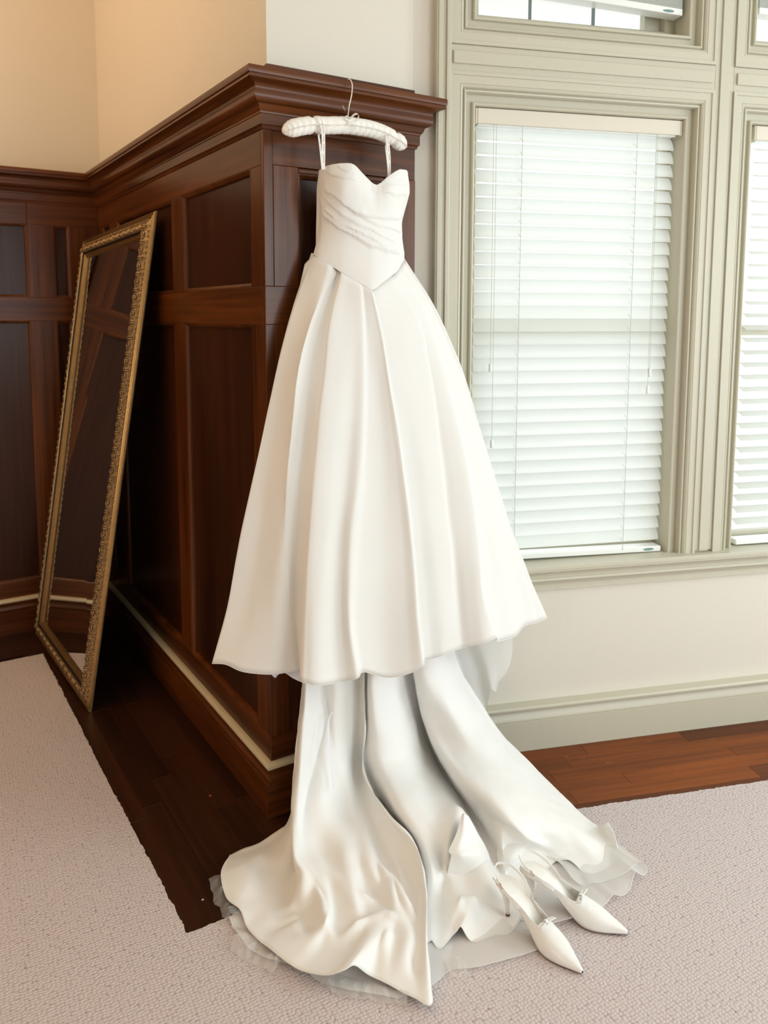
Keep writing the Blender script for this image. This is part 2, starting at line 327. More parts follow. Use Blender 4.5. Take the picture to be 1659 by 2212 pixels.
# --- painted walls with wainscot
PW = 0.026
mb = MB(); mb.box((-4.2,YB+PW,-0.012),(PW,YB+0.2,ZC)); wall_back = S(mb.build('wall_back', paint))
mb = MB(); mb.box((PW,PW+0.02,-0.012),(0.2,YB+0.2,ZC)); wall_left = S(mb.build('wall_left', paint))
mb = MB(); mb.box((PW,PW,-0.012),(0.56,PW+0.02,ZC)); wall_front = S(mb.build('wall_front', paint))
def fpt(fr, a, z, d):           # fr: origin, along, out ; d = proud of the panelling face
    o, al, ou = fr; p = Vector(o)+Vector(al)*a+Vector(ou)*d; return Vector((p.x,p.y,z))
def pbox(fr, a0, a1, z0, z1, d0, d1, name, mat, parent, bev=0.0016):
    mbb = MB(); mbb.hexa([fpt(fr,a0,z0,d1),fpt(fr,a1,z0,d1),fpt(fr,a1,z0,d0),fpt(fr,a0,z0,d0),fpt(fr,a0,z1,d1),fpt(fr,a1,z1,d1),fpt(fr,a1,z1,d0),fpt(fr,a0,z1,d0)])
    o = mbb.build(name, mat, parent); fixn(o)
    if bev:
        m = o.modifiers.new('bevel','BEVEL'); m.width = bev; m.segments = 2
    return o
def pmould(fr, a0, a1, z0, z1, parent, mat):
    pr = [(0,-0.0005),(0.003,-0.0005),(0.006,-0.004),(0.011,-0.006),(0.013,-0.010),(0.013,-0.019)]; mbb = MB(); n = len(pr)
    for (A, B, da, db) in (((a0,z0),(a1,z0),(1,1),(-1,1)),((a1,z0),(a1,z1),(-1,1),(-1,-1)),((a1,z1),(a0,z1),(-1,-1),(1,-1)),((a0,z1),(a0,z0),(1,-1),(1,1))):
        mbb.add([fpt(fr,A[0]+da[0]*d,A[1]+da[1]*d,q) for d,q in pr]+[fpt(fr,B[0]+db[0]*d,B[1]+db[1]*d,q) for d,q in pr], [(i,i+1,n+i+1,n+i) for i in range(n-1)])
    o = mbb.build('panel_moulding', mat, parent); fixn(o); auto_smooth(o, 50); return o
Z1, Z2, Z3, Z4, Z5 = 0.2526, 1.527, 1.638, 1.985, 2.0835
def wainscot(fr, parent, length, stiles, horiz, zlow=0.17, a00=0.0):
    pbox(fr, a00, length, Z2, Z3, -0.02, 0, 'rail', horiz, parent)
    pbox(fr, a00, length, zlow, Z1, -0.02, 0.0, 'rail', horiz, parent)
    for a0, a1 in stiles:
        a0 = max(a0, a00)
        pbox(fr, a0, a1, Z1, Z2, -0.02, -0.0004, 'stile', wood_v, parent); pbox(fr, a0, a1, Z3, Z4, -0.02, -0.0004, 'stile', wood_v, parent)
    for (a, b), (c, d) in zip(stiles, stiles[1:]):
        for z0, z1 in ((Z1, Z2), (Z3, Z4)):
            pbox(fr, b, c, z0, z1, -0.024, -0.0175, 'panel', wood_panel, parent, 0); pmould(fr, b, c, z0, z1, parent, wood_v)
frS = ((0,0,0),(0,1,0),(-1,0,0)); frB = ((0,YB,0),(-1,0,0),(0,-1,0)); frF = ((0,0,0),(1,0,0),(0,-1,0))
wainscot(frS, wall_left, YB, [(0,0.098),(0.727,0.85),(1.654,1.784),(1.93,YB)], wood_y, 0.17, 0.0203)
pbox(frS, 0.0203, YB, Z4, Z5, -0.02, 0, 'rail', wood_y, wall_left)
wainscot(frB, wall_back, 3.6, [(0,0.137),(0.208,0.325),(0.97,1.09),(1.72,1.84),(2.47,2.59),(3.2,3.6)], wood_x)
pbox(frB, 0, 0.325, Z4, Z5, -0.02, 0, 'rail', wood_x, wall_back); pbox(frB, 0.326, 3.6, Z4, Z5, -0.02, -0.002, 'rail', wood_x, wall_back)
pbox(frF, 0, 0.528, Z2, Z3, -0.02, 0, 'rail', wood_x, wall_front); pbox(frF, 0, 0.528, 0.17, Z1, -0.02, 0, 'rail', wood_x, wall_front)
for a0, a1 in ((0,0.1105),(0.415,0.528)):
    pbox(frF, a0, a1, Z1, Z2, -0.02, -0.0004, 'stile', wood_v, wall_front)
pbox(frF, 0, 0.0294, Z3, Z5, -0.02, 0, 'stile', wood_v, wall_front); pbox(frF, 0.0296, 0.1105, Z3, 1.9855, -0.02, 0, 'stile', wood_v, wall_front); pbox(frF, 0.415, 0.528, Z3, 1.9855, -0.02, 0, 'stile', wood_v, wall_front)
pbox(frF, 0.0300, 0.528, 1.9865, Z5, -0.02, -0.003, 'frieze_board', wood_x, wall_front)
pbox(frF, 0.1105, 0.415, 1.968, 1.9855, -0.02, -0.004, 'bead', wood_x, wall_front, 0.005)
for z0, z1 in ((Z1,Z2),(Z3,1.968)):
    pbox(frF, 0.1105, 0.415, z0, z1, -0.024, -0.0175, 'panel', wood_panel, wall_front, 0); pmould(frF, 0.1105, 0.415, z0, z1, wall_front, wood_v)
PATH = [(-3.6,YB),(0,YB),(0,0),(0.528,0),(0.528,0.05)]
CORN = [(-0.02,2.0825),(0.003,2.0828),(0.0045,2.0885),(0.0065,2.0925),(0.010,2.0945),(0.010,2.1225),(0.012,2.1245),(0.0125,2.129),(0.0155,2.131),(0.0185,2.136),(0.021,2.144),(0.0235,2.148),
        (0.027,2.1485),(0.033,2.151),(0.0375,2.156),(0.040,2.163),(0.0405,2.170),(0.0395,2.177),(0.0385,2.183),(0.040,2.189),(0.0435,2.194),(0.049,2.198),(0.057,2.2005),(0.066,2.2015),
        (0.069,2.203),(0.069,2.2085),(0.0665,2.2095),(0.0665,2.2125),(0.071,2.2135),(0.0722,2.218),(0.0722,2.229),(0.070,2.2332),(-0.026,2.2335),(-0.026,2.0825)]
PLIN = [(-0.02,0.0),(0.020,0.0),(0.020,0.108),(0.0165,0.110),(0.0165,0.1165),(0.0185,0.120),(0.0185,0.126),(0.0145,0.132),(0.0125,0.142),(0.0145,0.150),(0.0145,0.1565),(-0.02,0.1565)]
BEAD = [(-0.02,0.1568),(0.0165,0.1568),(0.0195,0.1595),(0.0205,0.165),(0.0185,0.1705),(0.0135,0.1745),(0.003,0.1758),(-0.02,0.1758)]
for i, (wl, hm) in enumerate(((wall_back,wood_x),(wall_left,wood_y),(wall_front,wood_x),(wall_front,wood_y))):
    sweep_seg(CORN, PATH, i, 'cornice', hm, wl); sweep_seg(PLIN, PATH, i, 'plinth', hm, wl)
    b_ = sweep_seg(BEAD, PATH, i, 'bead_strip', strip_m, wl); b_['label'] = 'cream painted bead strip above the plinth'
LEDG = [(-0.026,2.2335),(0.018,2.2335),(0.017,2.2375),(0.009,2.2405),(0.003,2.246),(-0.001,2.253),(-0.003,2.255),(-0.003,2.2645),(-0.006,2.2665),(-0.026,2.2665)]
sweep_seg(LEDG, [(0.018,0.0),(0.526,0.0)], 0, 'ledge_moulding', wood_x, wall_front)

# --- window wall
mb = MB()
S0, S1, T0, T1 = 0.662, 1.536, 1.707, 2.581
mb.wbox(0.47,3.45,K,K+0.16,-0.012,0.66); mb.wbox(0.47,S0,K,K+0.16,0.66,ZC); mb.wbox(S1,T0,K,K+0.16,0.66,ZC); mb.wbox(T1,3.45,K,K+0.16,0.66,ZC)
mb.wbox(S0,S1,K,K+0.16,2.291,2.472); mb.wbox(T0,T1,K,K+0.16,2.291,2.472); mb.wbox(S0,S1,K,K+0.16,3.17,ZC); mb.wbox(T0,T1,K,K+0.16,3.17,ZC)
wall_right = S(mb.build('wall_right', paint))
CAS = [(0,K+0.125),(0,K+0.014),(0.002,K+0.009),(0.006,K+0.007),(0.010,K+0.009),(0.012,K+0.0145),(0.012,K+0.020),(0.036,K+0.020),(0.0365,K-0.002),(0.039,K-0.007),(0.043,K-0.008),(0.046,K-0.005),
       (0.047,K+0.000),(0.049,K+0.000),(0.050,K-0.006),(0.054,K-0.011),(0.058,K-0.0125),(0.061,K-0.011),(0.062,K-0.013),(0.086,K-0.013),(0.0875,K-0.017),(0.098,K-0.017),(0.0985,K+0.002),(0.03,K+0.03),(0.02,K+0.125)]
wins = []
for i, (a, b, c, d, sd) in enumerate(((0.712,1.486,0.683,2.241,'LTR'),(1.757,2.531,0.683,2.241,'LTR'),(0.712,1.486,2.522,3.12,'LTRB'),(1.757,2.531,2.522,3.12,'LTRB'))):
    wn_ = S(frame_sweep('window_%d' % (i+1), a, b, c, d, CAS, trim_m, None, sd)); wins.append(wn_)
    sh = [(0,K+0.128),(0,K+0.098),(-0.006,K+0.094),(-0.034,K+0.094),(-0.040,K+0.100),(-0.040,K+0.128)]
    frame_sweep('sash', a-0.002, b+0.002, c-0.002, d+0.002, sh, trim_m, wn_)
    m_ = MB(); m_.wbox(a, b, K+0.110, K+0.114, c, d); m_.build('glass_pane', glass_m, wn_)
    if i >= 2:
        m_ = MB(); m_.wbox(a+0.672, b, K+0.126, K+0.158, c, d); m_.build('brick_mould', trim_m, wn_)
        for q in (0.225, 0.462):
            m_ = MB(); m_.wbox(a+q, a+q+0.0045, K+0.104, K+0.122, c+0.03, d); m_.build('muntin', plain('muntin_grey', (0.16,0.2,0.2), 0.5), wn_)
    else:
        m_ = MB(); m_.wbox(a, b, K+0.100, K+0.126, c+0.80, c+0.84); m_.build('meeting_rail', trim_m, wn_)
def wtrim(name, boxes, mat=trim_m, bev=0.0015):
    m_ = MB()
    for bx in boxes: m_.wbox(*bx)
    return S(m_.build(name, mat, None, bevel=bev, seg=2))
# outer left casing band, centre strips of mullion and transom bar
wtrim('trim_1', [(0.566,0.6145,K-0.030,K+0.002,0.69,ZC-0.01)]); 
o_ = wtrim('trim_2', [(0.5705,0.5865,K-0.0335,K-0.029,0.69,ZC-0.01),(0.5975,0.612,K-0.037,K-0.029,0.69,ZC-0.01)], bev=0.003)
wtrim('trim_3', [(1.5848,1.6582,K-0.010,K+0.002,0.69,ZC-0.01)]); wtrim('trim_4', [(1.603,1.640,K-0.016,K-0.009,0.69,ZC-0.01)])
for j, (a, b) in enumerate(((0.6148,1.5846),(1.6584,2.63))):
    wtrim('trim_%d' % (5+2*j), [(a,b,K-0.010,K+0.002,2.3397,2.4233)]); wtrim('trim_%d' % (6+2*j), [(a+0.012,b-0.012,K-0.017,K-0.009,2.363,2.402)])
# sill
sp = [(K+0.13,0.683),(K-0.046,0.683),(K-0.049,0.680),(K-0.049,0.669),(K-0.045,0.667),(K-0.045,0.661),(K-0.034,0.652),(K-0.027,0.641),(K-0.026,0.634),(K-0.031,0.632),(K-0.032,0.625),(K-0.028,0.621),(K-0.018,0.612),(K-0.013,0.602),(K-0.013,0.596),(K-0.016,0.594),(K-0.016,0.586),(K+0.003,0.586),(K+0.003,0.66),(K+0.13,0.66)]
vs = [W(0.545,n,z) for n,z in sp]+[W(3.3,n,z) for n,z in sp]; n_ = len(sp)
o_ = S(mesh_obj('trim_9', vs, [(i,(i+1)%n_,n_+(i+1)%n_,n_+i) for i in range(n_)]+[tuple(range(n_)),tuple(range(n_,2*n_))[::-1]], trim_m)); fixn(o_); auto_smooth(o_, 30)
bp_ = [(K+0.003,0.0),(K-0.033,0.0),(K-0.033,0.109),(K-0.030,0.1105),(K-0.030,0.1135),(K-0.034,0.116),(K-0.032,0.126),(K-0.026,0.136),(K-0.023,0.146),(K-0.026,0.149),(K-0.038,0.1515),(K-0.041,0.157),(K-0.041,0.163),(K-0.036,0.1685),(K-0.012,0.1715),(K+0.003,0.172)]
vs = [W(0.57,n,z) for n,z in bp_]+[W(3.4,n,z) for n,z in bp_]; n_ = len(bp_)
o_ = S(mesh_obj('baseboard_right', vs, [(i,(i+1)%n_,n_+(i+1)%n_,n_+i) for i in range(n_)]+[tuple(range(n_)),tuple(range(n_,2*n_))[::-1]], trim_m)); fixn(o_); auto_smooth(o_, 30)

# ================================================================== carpet
def jag(p, q, step=0.005, amp=0.0010):
    p, q = Vector(p), Vector(q); n = max(2, int((q-p).length/step)); d = (q-p).normalized(); nn = Vector((d.y,-d.x)); off = 0; r = []
    for i in range(n):
        off = 0.7*off+random.gauss(0, amp); r.append(p+(q-p)*(i/n)+nn*off)
    return r
we = lambda s, n: tuple(W(s, n, 0))[:2]
ring = jag((-0.396,1.637), (-0.395,0.5)) + jag((-0.395,0.5), (-0.388,-0.35)) + jag((-0.388,-0.35), (0.45,-0.368)) + jag(we(0.55,-0.205), we(1.9,-0.203)) + [Vector(we(3.25,-0.2)), Vector((3.3,-5.5)), Vector((-4.1,-5.5)), Vector((-4.1,1.64))] + jag((-1.2,1.643), (-0.396,1.637))
bm = bmesh.new(); tv = [bm.verts.new((p.x,p.y,0.0125)) for p in ring]; bv = [bm.verts.new((p.x,p.y,0.0005)) for p in ring]
es = [bm.edges.new((tv[i],tv[(i+1)%len(tv)])) for i in range(len(tv))]
bmesh.ops.triangle_fill(bm, edges=es, use_beauty=True)
for i in range(len(tv)): bm.faces.new((bv[i],bv[(i+1)%len(bv)],tv[(i+1)%len(tv)],tv[i]))
bmesh.ops.recalc_face_normals(bm, faces=bm.faces[:])
me = bpy.data.meshes.new('carpet'); bm.to_mesh(me); bm.free(); carpet = bpy.data.objects.new('carpet', me); COL.objects.link(carpet); me.materials.append(carpet_m)
tag(carpet, 'large pinkish beige looped carpet with cut edges on the dark floorboards', 'carpet')

# ================================================================== blinds
SLN = 6
def slat_mesh(length):
    vs = []; fs = []
    for k in (0, 1):
        for i in range(SLN+1):
            t = i/SLN-0.5; vs.append((k*length, t*0.05, 0.0042*(1-4*t*t)))
    m = SLN+1
    for i in range(SLN): fs.append((i, i+1, m+i+1, m+i))
    me = bpy.data.meshes.new('slat'); me.from_pydata(vs, [], fs); me.update(); me.materials.append(slat_m); me.polygons.foreach_set('use_smooth', [True]*len(me.polygons)); return me
def wmat(s, n, z, tilt, skew=0.0):
    """matrix at (s, n, z): local x along the wall, local y into the wall, tilted so that the room edge drops"""
    return Matrix.Translation(W(s, n, z)) @ Matrix.Rotation(AW, 4, 'Z') @ Matrix.Rotation(-skew, 4, 'Y').inverted() @ Matrix.Rotation(tilt, 4, 'X')
def blind(name, label, s0, s1, ztop, zlow, tilt, n_sl, pitch, first, group, lad, tassels, zl=None, zr=None, headh=0.05):
    root = empty(name, W((s0+s1)/2, K+0.05, zlow), label, 'window blind', group)
    m_ = MB(); m_.wbox(s0-0.004, s1+0.012, K+0.020, K+0.026, ztop-headh, ztop); under(root, m_.build('valance', rail_m, None, bevel=0.002, seg=2))
    for q0, q1 in ((s1+0.0125, s1+0.018), (s0-0.012, s0-0.005)):
        m_ = MB(); m_.wbox(q0, q1, K+0.019, K+0.075, ztop-headh-0.002, ztop); under(root, m_.build('valance_return', rail_m, None, bevel=0.002))
    m_ = MB(); m_.wbox(s0, s1, K+0.030, K+0.080, ztop-headh-0.004, ztop-0.004); under(root, m_.build('headrail', white_pl, None, bevel=0.002))
    me = slat_mesh(s1-s0)
    for i in range(n_sl):
        z = first-i*pitch
        o = bpy.data.objects.new('slat', me); COL.objects.link(o); o.matrix_basis = wmat(s0+random.uniform(-0.002,0.002), K+0.05, z, tilt+random.uniform(-0.02,0.02), 0.0)
        o.parent = root; o.matrix_parent_inverse = Matrix.Translation(root.location).inverted()
    zl = zlow if zl is None else zl; zr = zlow if zr is None else zr
    m_ = MB(); m_.hexa([W(s0,K+0.024,zl),W(s1+0.004,K+0.024,zr),W(s1+0.004,K+0.076,zr),W(s0,K+0.076,zl),W(s0,K+0.024,zl+0.021),W(s1+0.004,K+0.024,zr+0.021),W(s1+0.004,K+0.076,zr+0.021),W(s0,K+0.076,zl+0.021)])
    br = under(root, m_.build('bottom_rail', white_pl, None, bevel=0.004, seg=2))
    zq = zl+(zr-zl)*0.94+0.0105; sq = s0+(s1-s0)*0.935
    m_ = MB(); m_.add([W(sq+0.022*math.cos(a), K+0.0233, zq+0.005*math.sin(a)) for a in [2*math.pi*k/16 for k in range(16)]], [tuple(range(16))[::-1]]); under(root, m_.build('oval_mark', mark_m))
    for l in lad:
        m_ = MB()
        for nn in (K+0.0235, K+0.079): m_.tube([W(l,nn,ztop-headh),W(l,nn,(zl+zr)/2+0.01)], 0.0009, 5)
        for i in range(n_sl): z = first-i*pitch; m_.tube([W(l,K+0.0235,z-0.020*math.sin(tilt)-0.002),W(l,K+0.079,z+0.02*math.sin(tilt)-0.002)], 0.0006, 4)
        o = under(root, m_.build('ladder_cord', cord_m))
    for l, zt, zb in tassels:
        m_ = MB(); m_.tube([W(l,K+0.014,ztop-headh),W(l+0.001,K+0.012,(zt+ztop)/2),W(l+0.002,K+0.013,zb+0.02)], 0.0008, 5); lc = under(root, m_.build('lift_cord', cord_m))
        m_ = MB(); m_.tube([W(l+0.002,K+0.013,zb+0.030),W(l+0.002,K+0.013,zb+0.026),W(l+0.002,K+0.013,zb+0.004),W(l+0.002,K+0.013,zb)], [0.003,0.0055,0.0065,0.006], 10); under(root, m_.build('tassel', white_pl, None, True))
    return root
G = 'white slatted blinds of the bay windows'
TB = []

# ------------------------------------------------------------------ dress measurements (millimetres, world axes)
SKIRT = [[[126,-60,1726],[68,-56,1582],[22,-52,1437],[-15,-47,1289],[-50,-42,1140],[-85,-37,992],[-118,-31,842],[-148,-26,691],[-192,-20,546]],[[129,-75,1723],[79,-74,1578],[36,-72,1432],[6,-70,1284],[-23,-68,1135],[-51,-66,986],[-80,-64,836],[-112,-62,687],[-164,-60,551]],[[135,-90,1717],[86,-91,1571],[44,-93,1425],[16,-95,1276],[-11,-97,1127],[-36,-99,978],[-60,-101,829],[-87,-103,679],[-131,-105,539]],[[151,-115,1701],[94,-119,1560],[57,-123,1416],[27,-128,1271],[3,-133,1125],[-18,-138,978],[-37,-144,831],[-49,-149,682],[-67,-155,535]],[[173,-120,1683],[94,-125,1553],[44,-130,1414],[21,-136,1271],[1,-143,1128],[-9,-149,982],[-13,-156,835],[-14,-163,687],[-3,-170,535]],[[183,-115,1680],[119,-120,1545],[79,-127,1404],[57,-134,1262],[37,-142,1119],[23,-150,975],[17,-158,830],[15,-166,683],[19,-175,534]],[[177,-135,1678],[131,-146,1535],[103,-158,1391],[75,-172,1248],[51,-187,1105],[29,-202,964],[10,-218,823],[-5,-234,683],[-19,-250,543]],[[179,-142,1675],[137,-154,1531],[111,-168,1387],[84,-184,1244],[59,-201,1102],[36,-218,961],[17,-235,821],[2,-253,682],[-10,-272,542]],[[193,-150,1667],[172,-162,1521],[149,-177,1375],[122,-194,1232],[96,-211,1090],[74,-229,949],[52,-247,810],[32,-266,672],[21,-285,533]],[[212,-160,1655],[203,-171,1511],[190,-183,1367],[170,-197,1225],[147,-212,1083],[123,-227,944],[108,-243,804],[103,-259,662],[97,-275,521]],[[224,-165,1646],[223,-178,1504],[217,-193,1362],[201,-210,1221],[179,-228,1082],[148,-247,946],[128,-266,810],[118,-285,674],[130,-305,534]],[[233,-165,1641],[238,-176,1502],[238,-190,1362],[227,-205,1222],[213,-221,1083],[191,-238,947],[170,-255,811],[153,-272,677],[162,-290,539]],[[241,-170,1636],[256,-182,1496],[266,-196,1354],[268,-212,1212],[264,-229,1070],[252,-246,929],[241,-263,789],[232,-281,649],[234,-300,508]],[[249,-175,1630],[272,-189,1493],[286,-206,1354],[295,-225,1214],[301,-245,1074],[305,-265,933],[300,-286,794],[296,-308,656],[293,-330,518]],[[255,-178,1627],[282,-194,1494],[296,-213,1358],[312,-234,1221],[322,-256,1085],[328,-278,948],[331,-302,812],[325,-326,678],[332,-350,543]],[[260,-172,1627],[288,-182,1494],[305,-195,1358],[323,-209,1221],[338,-223,1082],[349,-238,942],[355,-253,802],[355,-269,661],[367,-285,520]],[[271,-170,1632],[321,-180,1504],[340,-193,1367],[358,-206,1228],[375,-220,1088],[383,-235,946],[390,-250,804],[394,-266,661],[402,-282,518]],[[293,-165,1645],[360,-177,1521],[386,-192,1383],[406,-208,1242],[421,-225,1100],[427,-242,957],[434,-261,813],[440,-279,670],[439,-298,527]],[[326,-155,1662],[416,-168,1550],[444,-184,1409],[460,-202,1264],[472,-220,1118],[478,-239,972],[484,-259,826],[485,-279,680],[490,-300,534]],[[334,-150,1666],[425,-163,1551],[460,-180,1411],[477,-198,1266],[490,-216,1120],[498,-236,973],[507,-256,826],[512,-276,679],[516,-297,533]],[[347,-145,1670],[432,-161,1552],[469,-180,1413],[496,-201,1270],[514,-223,1125],[526,-246,979],[533,-269,833],[531,-293,689],[537,-318,544]],[[360,-138,1676],[449,-156,1560],[490,-179,1421],[522,-203,1278],[547,-229,1133],[563,-256,987],[566,-283,842],[561,-311,698],[567,-340,555]],[[371,-130,1684],[463,-149,1568],[509,-173,1430],[541,-198,1286],[566,-225,1140],[583,-252,994],[589,-281,847],[584,-310,703],[609,-340,560]],[[383,-122,1693],[475,-139,1573],[524,-159,1433],[560,-181,1285],[590,-204,1136],[616,-229,984],[630,-253,832],[633,-279,681],[645,-305,529]],[[395,-115,1701],[486,-131,1579],[544,-151,1440],[587,-172,1293],[625,-194,1142],[656,-217,989],[684,-241,834],[709,-265,678],[734,-290,521]],[[405,-110,1710],[495,-124,1589],[561,-141,1452],[615,-160,1308],[660,-180,1158],[705,-200,1006],[746,-221,851],[779,-243,693],[799,-265,534]],[[413,-105,1719],[500,-119,1595],[568,-135,1458],[628,-154,1313],[672,-173,1162],[718,-192,1008],[767,-213,852],[820,-234,693],[862,-255,530]],[[420,-100,1726],[507,-113,1602],[579,-128,1465],[636,-145,1319],[679,-163,1167],[728,-182,1013],[778,-201,855],[843,-220,696],[916,-240,535]],[[420,-50,1700],[475,-62,1557],[530,-75,1414],[585,-88,1271],[640,-100,1128],[695,-112,984],[750,-125,841],[805,-138,698],[860,-150,555]],[[360,-30,1700],[390,-32,1557],[420,-35,1414],[450,-38,1271],[480,-40,1128],[510,-42,984],[540,-45,841],[570,-48,698],[600,-50,555]],[[250,-25,1700],[256,-28,1557],[262,-30,1414],[269,-32,1271],[275,-35,1128],[281,-38,984],[288,-40,841],[294,-42,698],[300,-45,555]],[[150,-30,1700],[137,-31,1557],[125,-32,1414],[112,-34,1271],[100,-35,1128],[88,-36,984],[75,-38,841],[62,-39,698],[50,-40,555]],[[110,-40,1700],[81,-37,1557],[53,-34,1414],[24,-31,1271],[-5,-28,1128],[-34,-24,984],[-62,-21,841],[-91,-18,698],[-120,-15,555]]]
TRAIN = [[[77,-80,568],[66,-85,426],[50,-90,315],[39,-90,200],[32,-85,72],[-12,-96,12],[-97,-124,12],[-148,-124,12],[-190,-132,14]],[[69,-90,573],[57,-100,435],[41,-105,325],[26,-110,214],[15,-115,80],[-49,-168,30],[-129,-198,35],[-189,-208,35],[-247,-212,30]],[[63,-100,578],[50,-110,441],[32,-120,334],[15,-130,227],[1,-140,84],[-74,-241,40],[-139,-252,30],[-208,-289,40],[-268,-306,30]],[[62,-105,580],[49,-115,443],[31,-125,336],[12,-140,233],[-3,-155,93],[-69,-270,35],[-138,-312,20],[-195,-350,28],[-256,-369,35]],[[58,-115,585],[48,-120,445],[30,-130,339],[11,-145,229],[-8,-165,100],[-56,-290,20],[-111,-371,20],[-189,-425,30],[-261,-423,30]],[[51,-130,592],[37,-145,458],[17,-160,356],[-2,-175,241],[-30,-205,137],[-91,-340,100],[-99,-403,85],[-154,-473,35],[-258,-464,30]],[[50,-155,601],[41,-170,467],[29,-180,355],[9,-195,247],[-20,-225,145],[-72,-335,100],[-70,-413,80],[-100,-482,50],[-246,-522,35]],[[96,-125,580],[102,-130,436],[105,-135,313],[63,-160,227],[13,-200,134],[-30,-290,85],[-50,-433,75],[-100,-543,60],[-230,-593,40]],[[121,-120,572],[122,-122,427],[133,-125,352],[108,-160,257],[64,-215,146],[22,-304,70],[-23,-431,70],[-81,-552,45],[-209,-646,45]],[[139,-150,579],[142,-155,450],[141,-150,331],[140,-175,211],[131,-212,100],[45,-383,85],[-8,-524,75],[-50,-613,55],[-178,-695,60]],[[184,-140,565],[186,-145,435],[181,-145,303],[177,-165,179],[156,-235,90],[77,-405,75],[45,-494,50],[-16,-618,65],[-148,-717,75]],[[237,-120,547],[237,-125,399],[230,-125,272],[218,-140,154],[183,-244,85],[91,-457,75],[67,-528,50],[15,-632,65],[-116,-716,70]],[[253,-120,543],[247,-125,396],[245,-122,267],[236,-140,148],[202,-260,80],[140,-436,45],[87,-555,75],[27,-661,55],[-82,-726,35]],[[247,-140,552],[244,-145,405],[250,-140,273],[233,-160,159],[208,-282,90],[171,-439,60],[110,-563,55],[42,-702,65],[-52,-779,30]],[[238,-160,561],[235,-165,416],[237,-170,291],[223,-185,167],[210,-324,110],[200,-472,85],[145,-593,60],[53,-729,55],[-27,-826,28]],[[232,-175,567],[229,-180,420],[230,-185,300],[217,-200,172],[207,-349,125],[205,-493,115],[149,-622,90],[66,-743,65],[-2,-857,30]],[[252,-150,551],[246,-160,408],[245,-165,286],[240,-170,153],[257,-272,75],[252,-415,60],[202,-531,30],[124,-642,12],[78,-713,8]],[[246,-200,573],[237,-210,431],[249,-215,308],[253,-230,203],[229,-369,145],[239,-468,100],[217,-551,70],[168,-621,30],[110,-699,20]],[[304,-200,560],[302,-205,412],[316,-210,286],[319,-245,190],[276,-394,150],[279,-493,100],[258,-544,50],[181,-648,30],[114,-730,20]],[[379,-160,529],[380,-165,376],[409,-175,244],[396,-234,160],[346,-379,125],[319,-498,130],[277,-550,60],[216,-661,50],[164,-720,30]],[[427,-120,504],[434,-125,364],[465,-135,210],[462,-204,125],[407,-376,110],[381,-476,135],[329,-545,50],[227,-695,55],[182,-726,45]],[[445,-110,497],[455,-115,355],[494,-120,195],[493,-200,105],[462,-370,70],[438,-483,50],[351,-618,60],[269,-699,40],[196,-757,20]],[[445,-115,498],[457,-120,356],[500,-125,195],[513,-198,90],[489,-386,50],[456,-521,30],[403,-625,30],[348,-699,20],[253,-765,15]],[[404,-170,527],[417,-180,391],[449,-190,263],[447,-274,195],[446,-393,150],[472,-475,95],[474,-543,90],[449,-602,25],[318,-773,12]],[[409,-210,540],[423,-225,407],[465,-235,278],[471,-325,205],[463,-469,170],[473,-571,130],[501,-608,90],[550,-605,30],[536,-658,12]],[[455,-220,534],[473,-235,399],[501,-284,290],[523,-373,205],[524,-502,160],[543,-591,110],[576,-614,60],[595,-633,30],[603,-671,25]],[[506,-200,515],[534,-215,391],[563,-276,285],[576,-387,195],[589,-500,145],[608,-589,100],[630,-633,60],[639,-672,30],[614,-735,20]],[[553,-170,494],[587,-190,367],[613,-256,270],[633,-360,180],[651,-473,125],[657,-577,90],[680,-640,60],[683,-700,30],[672,-750,20]],[[578,-155,478],[616,-170,357],[651,-221,260],[677,-319,175],[700,-431,110],[724,-529,70],[728,-615,50],[751,-663,30],[737,-730,25]],[[595,-140,466],[638,-155,349],[676,-199,260],[708,-278,175],[760,-357,100],[777,-497,50],[780,-578,30],[789,-621,30],[768,-693,50]],[[595,-140,466],[638,-155,349],[676,-199,260],[708,-278,175],[760,-357,100],[777,-497,50],[782,-580,32],[790,-622,35],[756,-680,90]]]
